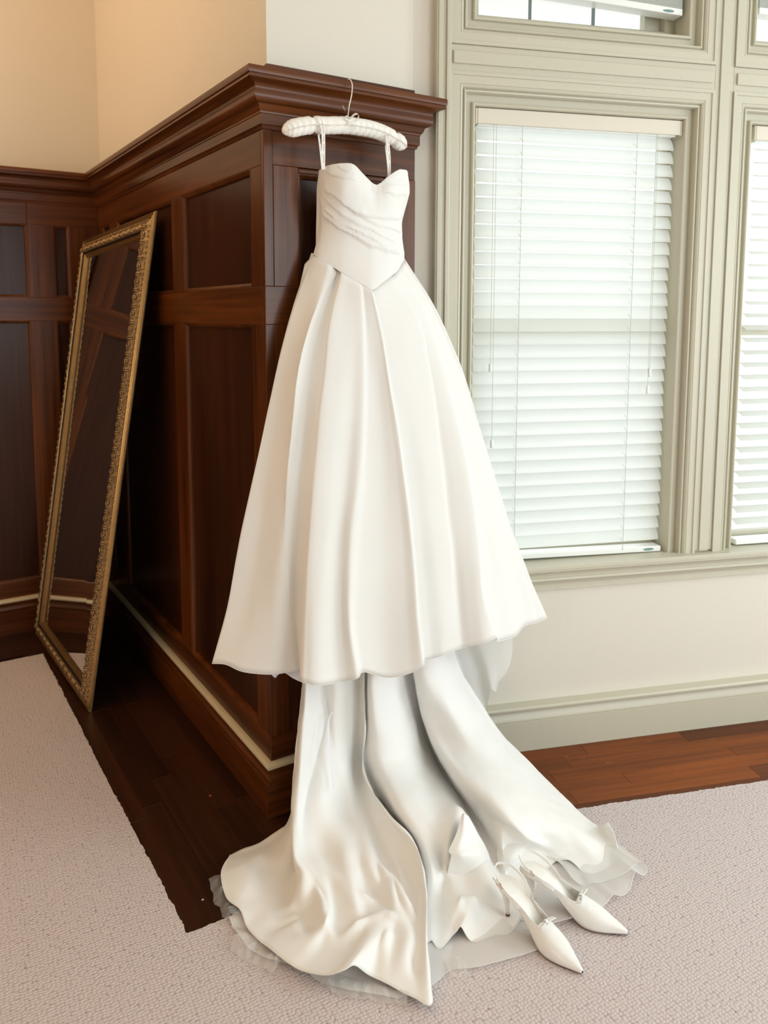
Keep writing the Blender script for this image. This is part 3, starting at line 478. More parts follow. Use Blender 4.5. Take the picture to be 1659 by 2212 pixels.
BODICE = [[[148,-60,1972],[149,-60,1910],[151,-58,1851],[148,-56,1792],[129,-58,1730]],[[146,-85,1973],[148,-85,1911],[150,-80,1849],[149,-75,1786],[134,-85,1717]],[[152,-120,1978],[153,-125,1912],[161,-110,1847],[165,-100,1779],[153,-110,1699]],[[174,-145,1980],[167,-160,1915],[183,-135,1843],[192,-122,1769],[180,-135,1676]],[[203,-160,1979],[199,-172,1920],[219,-148,1840],[228,-137,1756],[214,-155,1653]],[[235,-158,1958],[233,-168,1906],[250,-150,1835],[258,-145,1744],[239,-168,1637]],[[276,-152,1932],[272,-160,1886],[280,-150,1827],[280,-150,1734],[259,-175,1627]],[[296,-155,1934],[297,-164,1890],[308,-148,1832],[312,-145,1753],[295,-165,1645]],[[323,-158,1957],[324,-168,1907],[339,-143,1842],[345,-137,1771],[331,-152,1664]],[[355,-150,1977],[360,-155,1923],[369,-130,1852],[374,-125,1785],[371,-130,1684]],[[383,-135,1986],[395,-135,1935],[394,-115,1862],[396,-110,1797],[400,-112,1707]],[[423,-110,1980],[435,-100,1922],[420,-90,1867],[416,-90,1804],[421,-98,1726]],[[430,-45,1900],[430,-45,1850],[430,-45,1800],[430,-45,1750],[430,-45,1700]],[[370,-20,1900],[370,-20,1850],[370,-20,1800],[370,-20,1750],[370,-20,1700]],[[280,-15,1900],[280,-15,1850],[280,-15,1800],[280,-15,1750],[280,-15,1700]],[[200,-20,1900],[200,-20,1850],[200,-20,1800],[200,-20,1750],[200,-20,1700]],[[155,-35,1900],[154,-35,1850],[152,-35,1800],[151,-35,1750],[150,-35,1700]]]
PLEATS = [[[137,-84,1943],[158,-116,1899],[188,-129,1869],[218,-147,1849],[255,-150,1842],[311,-147,1840],[368,-129,1844],[413,-101,1857]],[[215,-146,1852],[252,-150,1833],[297,-146,1816],[364,-120,1807],[409,-98,1800]],[[142,-74,1866],[157,-91,1835],[186,-112,1802],[237,-136,1775],[271,-144,1756],[328,-141,1743],[404,-105,1736]],[[192,-122,1812],[248,-138,1788],[321,-144,1752],[402,-109,1742]],[[142,-78,1921],[160,-101,1878],[183,-135,1843],[232,-143,1817],[307,-137,1784],[390,-121,1763]],[[153,-92,1974],[158,-105,1960],[165,-125,1947],[182,-152,1936],[215,-165,1932]],[[165,-132,1977],[178,-140,1962],[193,-150,1954],[210,-156,1959]],[[284,-153,1934],[331,-154,1932],[410,-132,1945]],[[263,-157,1914],[293,-157,1909],[339,-162,1908],[429,-102,1922]],[[379,-136,1982],[359,-146,1965],[331,-155,1948],[305,-155,1937]],[[143,-71,1895],[157,-87,1859],[175,-117,1828]]]
RIDGES = [[[[-204,-301,50],[-229,-322,50],[-253,-347,50]],0.014,0.009],[[[-86,-602,50],[-22,-605,50],[24,-612,50],[51,-645,50]],0.024,0.013],[[[-81,-638,50],[-29,-640,50],[16,-657,50]],-0.012,0.011],[[[-50,-286,50],[-47,-361,50],[-28,-403,50],[-11,-449,50],[8,-504,50],[31,-543,50]],0.022,0.013],[[[5,-187,50],[-11,-243,50],[-9,-316,50],[-5,-361,50]],-0.012,0.012],[[[-72,-375,50],[-73,-439,50],[-84,-500,50],[-106,-558,50],[-110,-589,50]],0.024,0.014],[[[-125,-428,50],[-135,-488,50],[-147,-544,50]],-0.014,0.014],[[[50,-360,50],[93,-396,50],[105,-448,50],[108,-509,50],[102,-568,50],[93,-617,50],[87,-649,50]],0.026,0.013],[[[178,-431,50],[148,-507,50],[130,-548,50]],0.014,0.01],[[[15,-650,50],[-30,-703,50],[-68,-751,50]],0.014,0.013],[[[80,-642,50],[34,-727,50],[-6,-798,50]],-0.014,0.012],[[[334,-149,50],[318,-209,50],[309,-300,50]],0.015,0.02],[[[256,-734,50],[256,-696,50],[226,-677,50],[157,-691,50],[105,-703,50]],0.024,0.012],[[[226,-567,50],[269,-551,50],[325,-519,50]],0.014,0.01],[[[685,-439,50],[668,-498,50],[677,-539,50]],0.014,0.01],[[[673,-344,50],[652,-433,50],[636,-492,50]],-0.01,0.012],[[[-111,-209,50],[-149,-244,50],[-185,-266,50]],0.012,0.01],[[[-128,-334,50],[-178,-385,50],[-215,-438,50]],0.012,0.01],[[[-180,-432,50],[-136,-450,50],[-78,-467,50]],-0.01,0.016]]
LINING_IN = [[-189,-336,16],[-189,-451,16],[-176,-531,16],[-144,-591,20],[-102,-631,30],[-62,-672,30],[-31,-726,20],[-13,-777,14],[-1,-797,12]]
LINING_OUT = [[-284,-361,22],[-287,-382,18],[-287,-404,16],[-285,-447,15],[-278,-487,15],[-258,-534,14],[-199,-613,14],[-177,-658,13],[-131,-723,13],[-76,-777,13],[-37,-798,13]]
ORG_IN = [[146,-637,12],[183,-657,16],[248,-650,16],[273,-695,16],[310,-725,14],[378,-737,13],[426,-738,13]]
ORG_OUT = [[-4,-811,13],[45,-807,13],[96,-795,14],[144,-822,16],[193,-838,18],[283,-857,14],[357,-861,13]]
FL2_IN = [[423,-632,13],[514,-625,14],[597,-631,14],[672,-630,14],[730,-630,14],[777,-622,14],[798,-621,14],[806,-614,14]]
FL2_OUT = [[329,-791,13],[386,-814,13],[438,-835,13],[492,-847,14],[552,-849,16],[580,-842,22],[602,-839,24],[614,-846,18],[628,-851,15],[653,-847,15],[675,-837,16],[701,-822,20],[715,-817,26],[722,-824,22],[731,-829,18],[748,-827,18],[761,-818,24],[768,-798,28],[759,-776,24],[761,-719,18]]
FL3_IN = [[544,-592,25],[596,-613,25],[623,-642,25],[664,-656,25],[706,-670,25],[744,-670,25],[774,-660,20]]
FL3_OUT = [[590,-661,18],[579,-687,16],[565,-722,16],[563,-750,17],[576,-764,18],[597,-772,20],[618,-780,18],[644,-786,17],[668,-792,18],[696,-798,22],[731,-800,30],[746,-809,42]]
FLAP = [[[473,-523,50],[516,-543,55],[561,-568,50]],[[427,-575,45],[447,-612,60],[503,-603,50]],[[408,-616,16],[434,-615,25],[476,-609,30]]]
FOLD = [[[351,-512,165],[312,-538,135],[272,-557,112],[270,-569,104],[262,-569,72],[255,-564,30]],[[354,-517,168],[332,-548,140],[303,-573,118],[293,-590,105],[295,-584,66],[286,-584,26]],[[363,-515,160],[372,-535,128],[368,-556,100],[353,-583,85],[345,-594,52],[334,-601,22]],[[372,-511,150],[388,-539,105],[408,-545,70],[404,-568,55],[395,-590,36],[375,-610,18]]]
UNDER = [[[612,-110,476],[633,-110,406],[663,-110,341],[743,-115,187]],[[669,-100,468],[700,-100,395],[728,-105,332],[768,-110,182]],[[713,-120,473],[741,-125,403],[761,-130,334],[767,-135,264]],[[791,-125,467],[805,-130,390],[803,-130,323],[790,-135,255]],[[852,-140,467],[860,-140,398],[845,-140,334],[804,-140,283]]]
PEEP = [[[-69,-80,558],[-50,-85,527],[-38,-90,503]],[[-39,-95,557],[-35,-100,522],[-31,-105,496]],[[0,-90,546],[-7,-95,521],[-19,-100,500]],[[10,-100,547],[3,-105,522],[-7,-110,509]],[[31,-120,536],[22,-125,511],[16,-130,492]],[[49,-150,528],[43,-155,503],[38,-160,483]]]
RIBBON = [[[132,-155,368],[117,-165,359],[104,-180,338],[99,-195,298],[100,-205,238],[99,-215,200],[99,-220,167]]]
HANGER = [[[15,-100,2057],[35,-100,2066],[70,-100,2078],[114,-100,2088],[144,-100,2090],[212,-100,2099],[258,-100,2100],[298,-100,2099],[338,-100,2093],[379,-100,2081],[409,-100,2068],[423,-100,2061]]]
HOOK = [[[221,-100,2098],[222,-100,2127],[226,-100,2156],[232,-100,2178],[236,-100,2199],[238,-97,2218],[236,-90,2231],[235,-78,2235],[236,-68,2230]]]
LOOPL = [[[127,-125,1963],[128,-125,2021],[127,-126,2062],[123,-128,2081],[130,-110,2098]],[[140,-90,2103],[135,-85,2068],[137,-90,2028],[138,-100,1968]]]
LOOPR = [[[345,-130,1959],[345,-128,2018],[341,-128,2058],[341,-126,2077],[349,-110,2097]],[[362,-90,2102],[362,-85,2060],[364,-90,2020],[358,-110,1963]]]
FRILLS = [[[-245,-201,15],[-261,-279,15],[-264,-327,15],[-267,-373,15]],[[-285,-443,15],[-275,-489,15],[-251,-533,15],[-232,-569,15]],[[-169,-661,15],[-128,-720,15],[-82,-767,15],[-31,-804,15]],[[91,-789,15],[112,-797,15],[130,-802,15]]]
blind('window_blind', 'closed white slatted blind covering the full window beside the dress', 0.728, 1.466, 2.238, 0.685, math.radians(65), 32, 0.0455, 2.160, G, (0.885, 1.312),
      ((0.778,1.364,1.364),(0.788,1.10,1.10),(1.386,1.338,1.338),(1.380,1.277,1.277)), 0.693, 0.685)
blind('window_blind', 'slatted blind with its slats tilted open, in the window beyond the wide mullion', 1.788, 2.50, 2.238, 0.688, math.radians(18), 31, 0.0462, 2.160, G, (2.0, 2.35), ((1.99,1.30,1.30),))
def raised_blind(name, label, s0, s1, zr, zl, ztop):
    root = empty(name, W((s0+s1)/2, K+0.05, zr), label, 'window blind', 'blinds drawn up in the upper windows')
    def bar(h0, h1, n0, n1, nm, mat): 
        m_ = MB(); m_.hexa([W(s0,n0,zl+h0),W(s1,n0,zr+h0),W(s1,n1,zr+h0),W(s0,n1,zl+h0),W(s0,n0,zl+h1),W(s1,n0,zr+h1),W(s1,n1,zr+h1),W(s0,n1,zl+h1)]); return under(root, m_.build(nm, mat, None, bevel=0.0015))
    bar(0, 0.022, K+0.026, K+0.078, 'bottom_rail', white_pl)
    for i in range(20): bar(0.0235+i*0.0048, 0.0268+i*0.0048, K+0.026, K+0.077, 'slat', slat_m)
    m_ = MB(); m_.wbox(s0, s1, K+0.022, K+0.080, ztop-0.05, ztop); under(root, m_.build('headrail', white_pl, None, bevel=0.002))
    for l in (s0+0.16, s1-0.06):
        m_ = MB(); m_.tube([W(l,K+0.05,zr+0.1),W(l,K+0.05,ztop-0.05)], 0.0012, 5); under(root, m_.build('lift_cord', cord_m))
    sq = s1-0.055; zq = zr+0.011
    m_ = MB(); m_.add([W(sq+0.022*math.cos(a), K+0.0255, zq+0.005*math.sin(a)) for a in [2*math.pi*k/16 for k in range(16)]], [tuple(range(16))[::-1]]); under(root, m_.build('oval_mark', mark_m))
raised_blind('window_blind', 'blind drawn up in the upper window above the closed blind', 0.728, 1.470, 2.592, 2.630, 3.115)
raised_blind('window_blind', 'blind drawn up in the upper window over the open-slatted blind', 1.775, 2.51, 2.612, 2.625, 3.115)

# ================================================================== leaning mirror
BR, BL, TL, TR = [Vector(p) for p in ((-0.329,0.977,0.0), (-0.372,1.925,0.0), (-0.080,1.925,1.910), (-0.012,0.975,1.955))]
root = empty('leaning_mirror', (BR+BL)/2, 'tall gilt framed mirror leaning against the dark wood panelling', 'mirror')
mn = (TR-BR).cross(BL-BR).normalized(); mn = mn if mn.x < 0 else -mn
Wm, Hm = (BL-BR).length, (TR-BR).length
def MP(u, v, d):     # u metres from the right edge, v metres up, d proud of the back plane
    a, b = u/Wm, v/Hm; p = (BR*(1-a)+BL*a)*(1-b)+(TR*(1-a)+TL*a)*b; return p+mn*d
def mframe(name, prof, mat, inset0=0.0):
    m_ = MB(); n = len(prof); cs = [(0,0,1,1),(Wm,0,-1,1),(Wm,Hm,-1,-1),(0,Hm,1,-1)]
    for k in range(4):
        a, b = cs[k], cs[(k+1)%4]
        m_.add([MP(a[0]+a[2]*d,a[1]+a[3]*d,h) for d,h in prof]+[MP(b[0]+b[2]*d,b[1]+b[3]*d,h) for d,h in prof], [(i,i+1,n+i+1,n+i) for i in range(n-1)])
    o = m_.build(name, mat, None); fixn(o); auto_smooth(o, 40); return under(root, o)
mframe('outer_moulding', [(0.0,0.0),(0.0,0.006),(0.002,0.011),(0.006,0.0135),(0.010,0.012),(0.0115,0.009),(0.013,0.009),(0.015,0.013),(0.018,0.0155),(0.021,0.0145),(0.023,0.011)], gold_s)
mframe('frame_body', [(0.022,0.010),(0.024,0.012),(0.036,0.016),(0.040,0.019),(0.060,0.028),(0.068,0.030),(0.071,0.027),(0.072,0.020)], gold)
mframe('black_cove', [(0.0715,0.025),(0.0735,0.018),(0.076,0.012)], black_m)
mframe('inner_fillet', [(0.076,0.004),(0.076,0.017),(0.079,0.0195),(0.082,0.018),(0.084,0.015),(0.086,0.015),(0.089,0.017),(0.092,0.015),(0.097,0.010),(0.097,0.003)], gold_s)
m_ = MB(); m_.add([MP(0.096,0.096,0.006),MP(Wm-0.096,0.096,0.006),MP(Wm-0.096,Hm-0.096,0.006),MP(0.096,Hm-0.096,0.006)], [(0,1,2,3)]); o = m_.build('mirror_glass', mir_m); under(root, o)
m_ = MB(); m_.hexa([MP(0.004,0.004,-0.004),MP(Wm-0.004,0.004,-0.004),MP(Wm-0.004,Hm-0.004,-0.004),MP(0.004,Hm-0.004,-0.004),MP(0.004,0.004,0.003),MP(Wm-0.004,0.004,0.003),MP(Wm-0.004,Hm-0.004,0.003),MP(0.004,Hm-0.004,0.003)]); o = m_.build('backing_board', black_m); fixn(o); under(root, o)
def carve(rail):      # carved scroll band and bead row of one rail, as joined relief
    L_ = Hm if rail in 'RL' else Wm
    def P(t, d, h):   # t along, d inset from the outer edge
        h = h*0.69
        return {'R':lambda: MP(d,t,h), 'L':lambda: MP(Wm-d,t,h), 'B':lambda: MP(t,d,h), 'T':lambda: MP(t,Hm-d,h)}[rail]()
    m_ = MB(); b_ = MB(); pit = 0.062; n = int((L_-0.09)/pit); pit = (L_-0.09)/n
    for i in range(n):
        t0 = 0.045+i*pit; fl = 1 if i % 2 else -1
        sp = []; 
        for k in range(15):      # S scroll
            a = k/14*2*math.pi*1.25; r_ = 0.0125*(1-k/16)
            sp.append(P(t0+pit*0.36+fl*r_*math.cos(a), 0.054+r_*math.sin(a)*0.95, 0.0405+0.55*r_*math.sin(a)))
        m_.tube(sp, [0.0022+0.0028*(k/14) for k in range(15)], 6)
        for dt in (0.74, 0.87):  # reeded bars across the band
            m_.tube([P(t0+pit*dt,0.040,0.028),P(t0+pit*dt,0.049,0.040),P(t0+pit*dt,0.060,0.0475),P(t0+pit*dt,0.070,0.043)], [0.002,0.0035,0.0035,0.002], 6)
        for s_ in (-1, 1):       # leaf lobes
            m_.tube([P(t0+pit*0.36+s_*0.012,0.040,0.028),P(t0+pit*0.36+s_*0.018,0.055,0.041),P(t0+pit*0.36+s_*0.011,0.070,0.045)], [0.0015,0.003,0.001], 5)
        for k in range(3):
            tt = t0+pit*(k+0.5)/3; c = P(tt,0.0295,0.0225); a = (P(tt+0.01,0.0295,0.0225)-c).normalized()
            b_.tube([c-a*0.006,c-a*0.004,c,c+a*0.004,c+a*0.006], [0.0008,0.0036,0.0046,0.0036,0.0008], 6)
    for m2, nm in ((m_,'carved_band'),(b_,'bead_row')):
        o = m2.build(nm, gold, None, True); o['kind'] = 'stuff'; under(root, o)
for q in 'RLBT': carve(q)

# ================================================================== padded hanger
hp = [Vector(p)/1000 for p in HANGER[0]]
root = empty('clothes_hanger', hp[4], 'padded ivory satin clothes hanger hooked over the cornice above the dress', 'hanger')
t_ = np.linspace(0, 1, 150); cl = crom(np.array([tuple(p) for p in hp]), t_)
rad = [0.0245*(min(1, (min(t,1-t)+0.012)/0.13))**0.55 for t in t_]
def padded(k0, k1, name):
    vs = []; seg = 20
    for i in range(k0, k1):
        p = Vector(cl[i]); t = (Vector(cl[min(i+1,149)])-Vector(cl[max(i-1,0)])).normalized(); b = Vector((0,-1,0)); a = t.cross(b).normalized(); b = a.cross(t)
        for k in range(seg):
            ph = 2*math.pi*k/seg; g = 0.06*math.sin(i*0.95+1.3*math.sin(k*0.9))*abs(math.sin(ph*1.0+0.3))+0.035*math.sin(i*1.9+k*1.7)
            pin = 1.0
            for c0 in (39, 122): pin *= 1-0.20*math.exp(-((i-c0)/2.0)**2)
            rr = rad[i]*(1+g)*pin; vs.append(p+a*math.cos(ph)*rr*1.0+b*math.sin(ph)*rr*0.8)
    n = k1-k0; fs = [(i*seg+k,i*seg+(k+1)%seg,(i+1)*seg+(k+1)%seg,(i+1)*seg+k) for i in range(n-1) for k in range(seg)]+[tuple(range(seg))[::-1],tuple((n-1)*seg+k for k in range(seg))]
    o = mesh_obj(name, vs, fs, pad_m, None, True); fixn(o); return under(root, o)
padded(0, 150, 'padded_bar')
vs = []; fs = []       # gathered seam along the front
for i in range(2, 148):
    p = Vector(cl[i]); r_ = rad[i]*0.86
    for k in (0, 1): vs.append(p+Vector((0,-r_-0.001-0.003*k, -0.002+0.0022*math.sin(i*2.1)-0.003*k)))
for i in range(145): fs.append((2*i,2*i+1,2*i+3,2*i+2))
o = mesh_obj('gathered_seam', vs, fs, pad_m, None, True); under(root, o)
hk = crom(np.array(HOOK[0])/1000, np.linspace(0,1,40)); m_ = MB(); m_.tube([Vector(p) for p in hk], 0.0019, 10); o = m_.build('hook', chrome, None, True); o['label'] = 'shiny wire hook'; under(root, o)
kn = Vector(hk[2])+Vector((0,-0.012,0.004)); bows = []
for (pts) in (((0,0,0),(-0.010,-0.006,0.010),(-0.022,-0.008,0.022),(-0.026,-0.006,0.034)), ((0,0,0),(0.008,-0.008,0.012),(0.020,-0.009,0.017),(0.026,-0.006,0.009),(0.016,-0.006,-0.002),(0,0,0)), ((0,0,0),(-0.012,-0.010,0.006),(-0.020,-0.008,0.0),(-0.012,-0.010,-0.008),(0,0,0)), ((0,0,0),(0.006,-0.014,-0.014),(0.010,-0.014,-0.030)), ((0,0,0),(-0.012,-0.014,-0.012),(-0.022,-0.014,-0.022))):
    P_ = crom(np.array(pts), np.linspace(0,1,14)); vs = []
    for q in P_: vs += [kn+Vector(q)+Vector((0,0.0035,0.003)), kn+Vector(q)-Vector((0,0.0035,0.003))]
    o = mesh_obj('bow_loop', vs, [(2*i,2*i+1,2*i+3,2*i+2) for i in range(13)], bow_m, None, True); under(root, o)

# ================================================================== wedding dress
dress = empty('wedding_dress', (0.22,-0.2,0.0), 'strapless ivory wedding gown hanging on the padded hanger, train spread on the carpet', 'dress')
from mathutils import noise as mn_
def crumple(G, amp, freq, seed=0.0, zmin=None):
    Nn = grid_normals(G); H = G.copy()
    for i in range(G.shape[0]):
        for j in range(G.shape[1]):
            p = G[i,j]; H[i,j] = p+Nn[i,j]*amp*mn_.noise(Vector((p[0]*freq+seed,p[1]*freq,p[2]*freq)))
    if zmin is not None: H[...,2] = np.maximum(H[...,2], zmin)
    return H
def hemtube(name, pts, mat, r=0.0012):
    m_ = MB(); m_.tube([Vector(p) for p in pts], r, 5); o = m_.build(name, mat, None, True); return under(dress, o)
# skirt
G_ = grid_pts(SKIRT+[SKIRT[0]], 34*9, 72); G_ = crumple(G_, 0.0035, 7.0)
skirt = under(dress, grid_obj('skirt', G_, crepe, None, False, 0.0016)); hemtube('skirt_hem', G_[:,-1], crepe)
G2 = grid_pts(SKIRT[:28], 160, 40); c0 = G2.mean(axis=0, keepdims=True); G2 = c0+(G2-c0)*0.965; G2[...,1] += 0.022; G2[...,2] += 0.012
under(dress, grid_obj('skirt_lining', G2, crepe, None, False, 0.0))
# bodice with draped pleats
nf = 160; G_ = grid_pts(BODICE+[BODICE[0]], 17*14, 110); Nn = grid_normals(G_)
sg = np.sign((Nn[:11*14,:,1]).mean()); Nn = -Nn*sg     # outward (towards the room) on the front
Q = G_.reshape(-1,3); D = np.zeros(len(Q)); fr = np.repeat(np.arange(17*14) < 11.2*14, 110)
for i, pl in enumerate(PLEATS):
    d, v, par = seg_dist(Q, pl); up_ = v[:,2] > 0; A = (0.0072,0.0048,0.0068,0.0046,0.0040,0.0036,0.003,0.0045,0.0045,0.0045,0.004)[i]
    fade = np.clip(np.minimum(par, 1-par)/0.10, 0.25, 1)
    D += fr*A*fade*np.where(up_, np.exp(-(d/0.026)**1.3), np.exp(-(d/0.0055)**2))
G_ = (Q+Nn.reshape(-1,3)*D[:,None]).reshape(G_.shape)
bodice = under(dress, grid_obj('bodice', G_, crepe, None, False, 0.002))
# train
G_ = grid_pts(TRAIN, 31*10, 126); Q = G_.reshape(-1,3)
for pl, h, wd in RIDGES:
    d, v, par = seg_dist(Q, pl); Q[:,2] += np.where(Q[:,2] < 0.3, 1, 0)*h*np.exp(-(d/wd)**2)*np.clip(np.minimum(par+0.12, 1.12-par)/0.3, 0, 1)
G_ = Q.reshape(G_.shape); G_ = crumple(G_, 0.007, 6.0, 3.1, 0.0145); G_ = crumple(G_, 0.0022, 22.0, 9.0, 0.0145)
train = under(dress, grid_obj('train', G_, satin, None, False, 0.0012)); hemtube('train_hem', G_[:,-1]+np.array([0,0,0.0006]), satin, 0.0013)
Gq = grid_pts(FOLD, 30, 36); Gq = crumple(Gq, 0.004, 14.0, 2.0); under(dress, grid_obj('train_fold', Gq, satin, None, False, 0.001)); hemtube('fold_hem', Gq[0], satin, 0.0012)
def sheet(name, inn, outt, mat, nu, nv, wav=0.0, fr_=9, hem=True, lift=0.0):
    a = crom(np.array(inn)/1000, np.linspace(0,1,nu)); b = crom(np.array(outt)/1000, np.linspace(0,1,nu)); t = np.linspace(0,1,nv)[None,:,None]
    G = a[:,None]*(1-t)+b[:,None]*t; u = np.linspace(0,1,nu)
    G[...,2] += (np.abs(np.sin(u*fr_+np.sin(u*5)))[:,None]*wav*t[...,0]**1.2)+lift*np.sin(t[...,0]*math.pi)
    G = crumple(G, 0.003, 16, 5.0, 0.0133); o = under(dress, grid_obj(name, G, mat, None))
    if hem: hemtube(name+'_hem', G[:,-1]+np.array([0,0,0.0004]), mat, 0.0012)
    return o
sheet('train_lining', LINING_IN, LINING_OUT, organza, 90, 12, 0.010, 14)
sheet('organza_layer', ORG_IN, ORG_OUT, organza, 60, 12, 0.006, 7)
sheet('flounce', FL2_IN, FL2_OUT, organza, 80, 16, 0.012, 8)
sheet('flounce', FL3_IN, FL3_OUT, organza, 60, 12, 0.010, 6)
Gf = crom(np.array(FLAP)/1000, np.linspace(0,1,14)); Gf = np.swapaxes(crom(np.swapaxes(Gf,0,1), np.linspace(0,1,14)), 0, 1); under(dress, grid_obj('flounce', Gf, organza))
Gu = grid_pts(UNDER, 50, 30); under(dress, grid_obj('organza_underlayer', Gu, organza)); hemtube('underlayer_hem', Gu[-1], organza, 0.0009)
Gp = grid_pts(PEEP, 40, 12); under(dress, grid_obj('petticoat', Gp, lilac))
# tulle frills under the hem
def frill(pts, wdt, n, seed):
    rnd = random.Random(seed); P_ = crom(np.array(pts)/1000, np.linspace(0,1,n)); vs = []; fs = []
    for i in range(n):
        t = P_[min(i+1,n-1)]-P_[max(i-1,0)]; o_ = np.array([t[1],-t[0],0]); o_ /= max(1e-6,np.linalg.norm(o_)); zz = 0.013+rnd.uniform(0.0,0.022)
        vs += [tuple(P_[i]+o_*-0.03+np.array([0,0,0.004])), (*(P_[i]+o_*wdt*rnd.uniform(0.3,0.5))[:2], zz+0.006), (*(P_[i]+o_*wdt*rnd.uniform(0.75,1.05))[:2], 0.0135+rnd.uniform(0,0.01))]
    for i in range(n-1): fs += [(3*i,3*i+1,3*i+4,3*i+3),(3*i+1,3*i+2,3*i+5,3*i+4)]
    o = mesh_obj('tulle_frill', vs, fs, tulle_m); under(dress, o)
for k, (wd_, n) in enumerate(((0.034,12),(0.038,13),(0.022,15),(0.03,5))): frill(FRILLS[k], wd_, n, k+1)
# ribbon ties and hanging loops
def ribbon(name, P3, wid, mat, side=(1,0,0), parent=dress, n=30):
    P_ = crom(np.array(P3)/1000, np.linspace(0,1,n)); s_ = Vector(side).normalized()*wid/2; vs = []
    for q in P_: vs += [Vector(q)-s_, Vector(q)+s_]
    o = mesh_obj(name, vs, [(2*i,2*i+1,2*i+3,2*i+2) for i in range(n-1)], mat, None, True); return under(parent, o)
o = ribbon('ribbon_tie', RIBBON[0], 0.0052, lilac); o['label'] = 'thin lilac ribbon tie'
print_m = plain('ribbon_print_grey', (0.30,0.28,0.26), 0.7)
for L_ in (LOOPL, LOOPR):
    for k, P3 in enumerate(L_):
        ribbon('hanging_loop', P3, 0.0105 if k == 0 else 0.0090, pad_m, (1,-0.25 if k == 0 else 0.4,0))
        P_ = crom(np.array(P3)/1000, np.linspace(0.08,0.92,44)); vs = []; fs = []; off = Vector((0.0012,-0.0006,0))
        for i in range(43):      # small lettering printed along the ribbon, too fine to read
            if i % 7 in (5, 6): continue
            a, b = Vector(P_[i]), Vector(P_[i]).lerp(Vector(P_[i+1]), 0.65); q = len(vs); wv = Vector((0.0009,-0.0002,0)); vs += [a+off-wv, a+off+wv, b+off+wv, b+off-wv]; fs.append((q,q+1,q+2,q+3))
        o = mesh_obj('printed_lettering', vs, fs, print_m); o['kind'] = 'stuff'; under(dress, o)

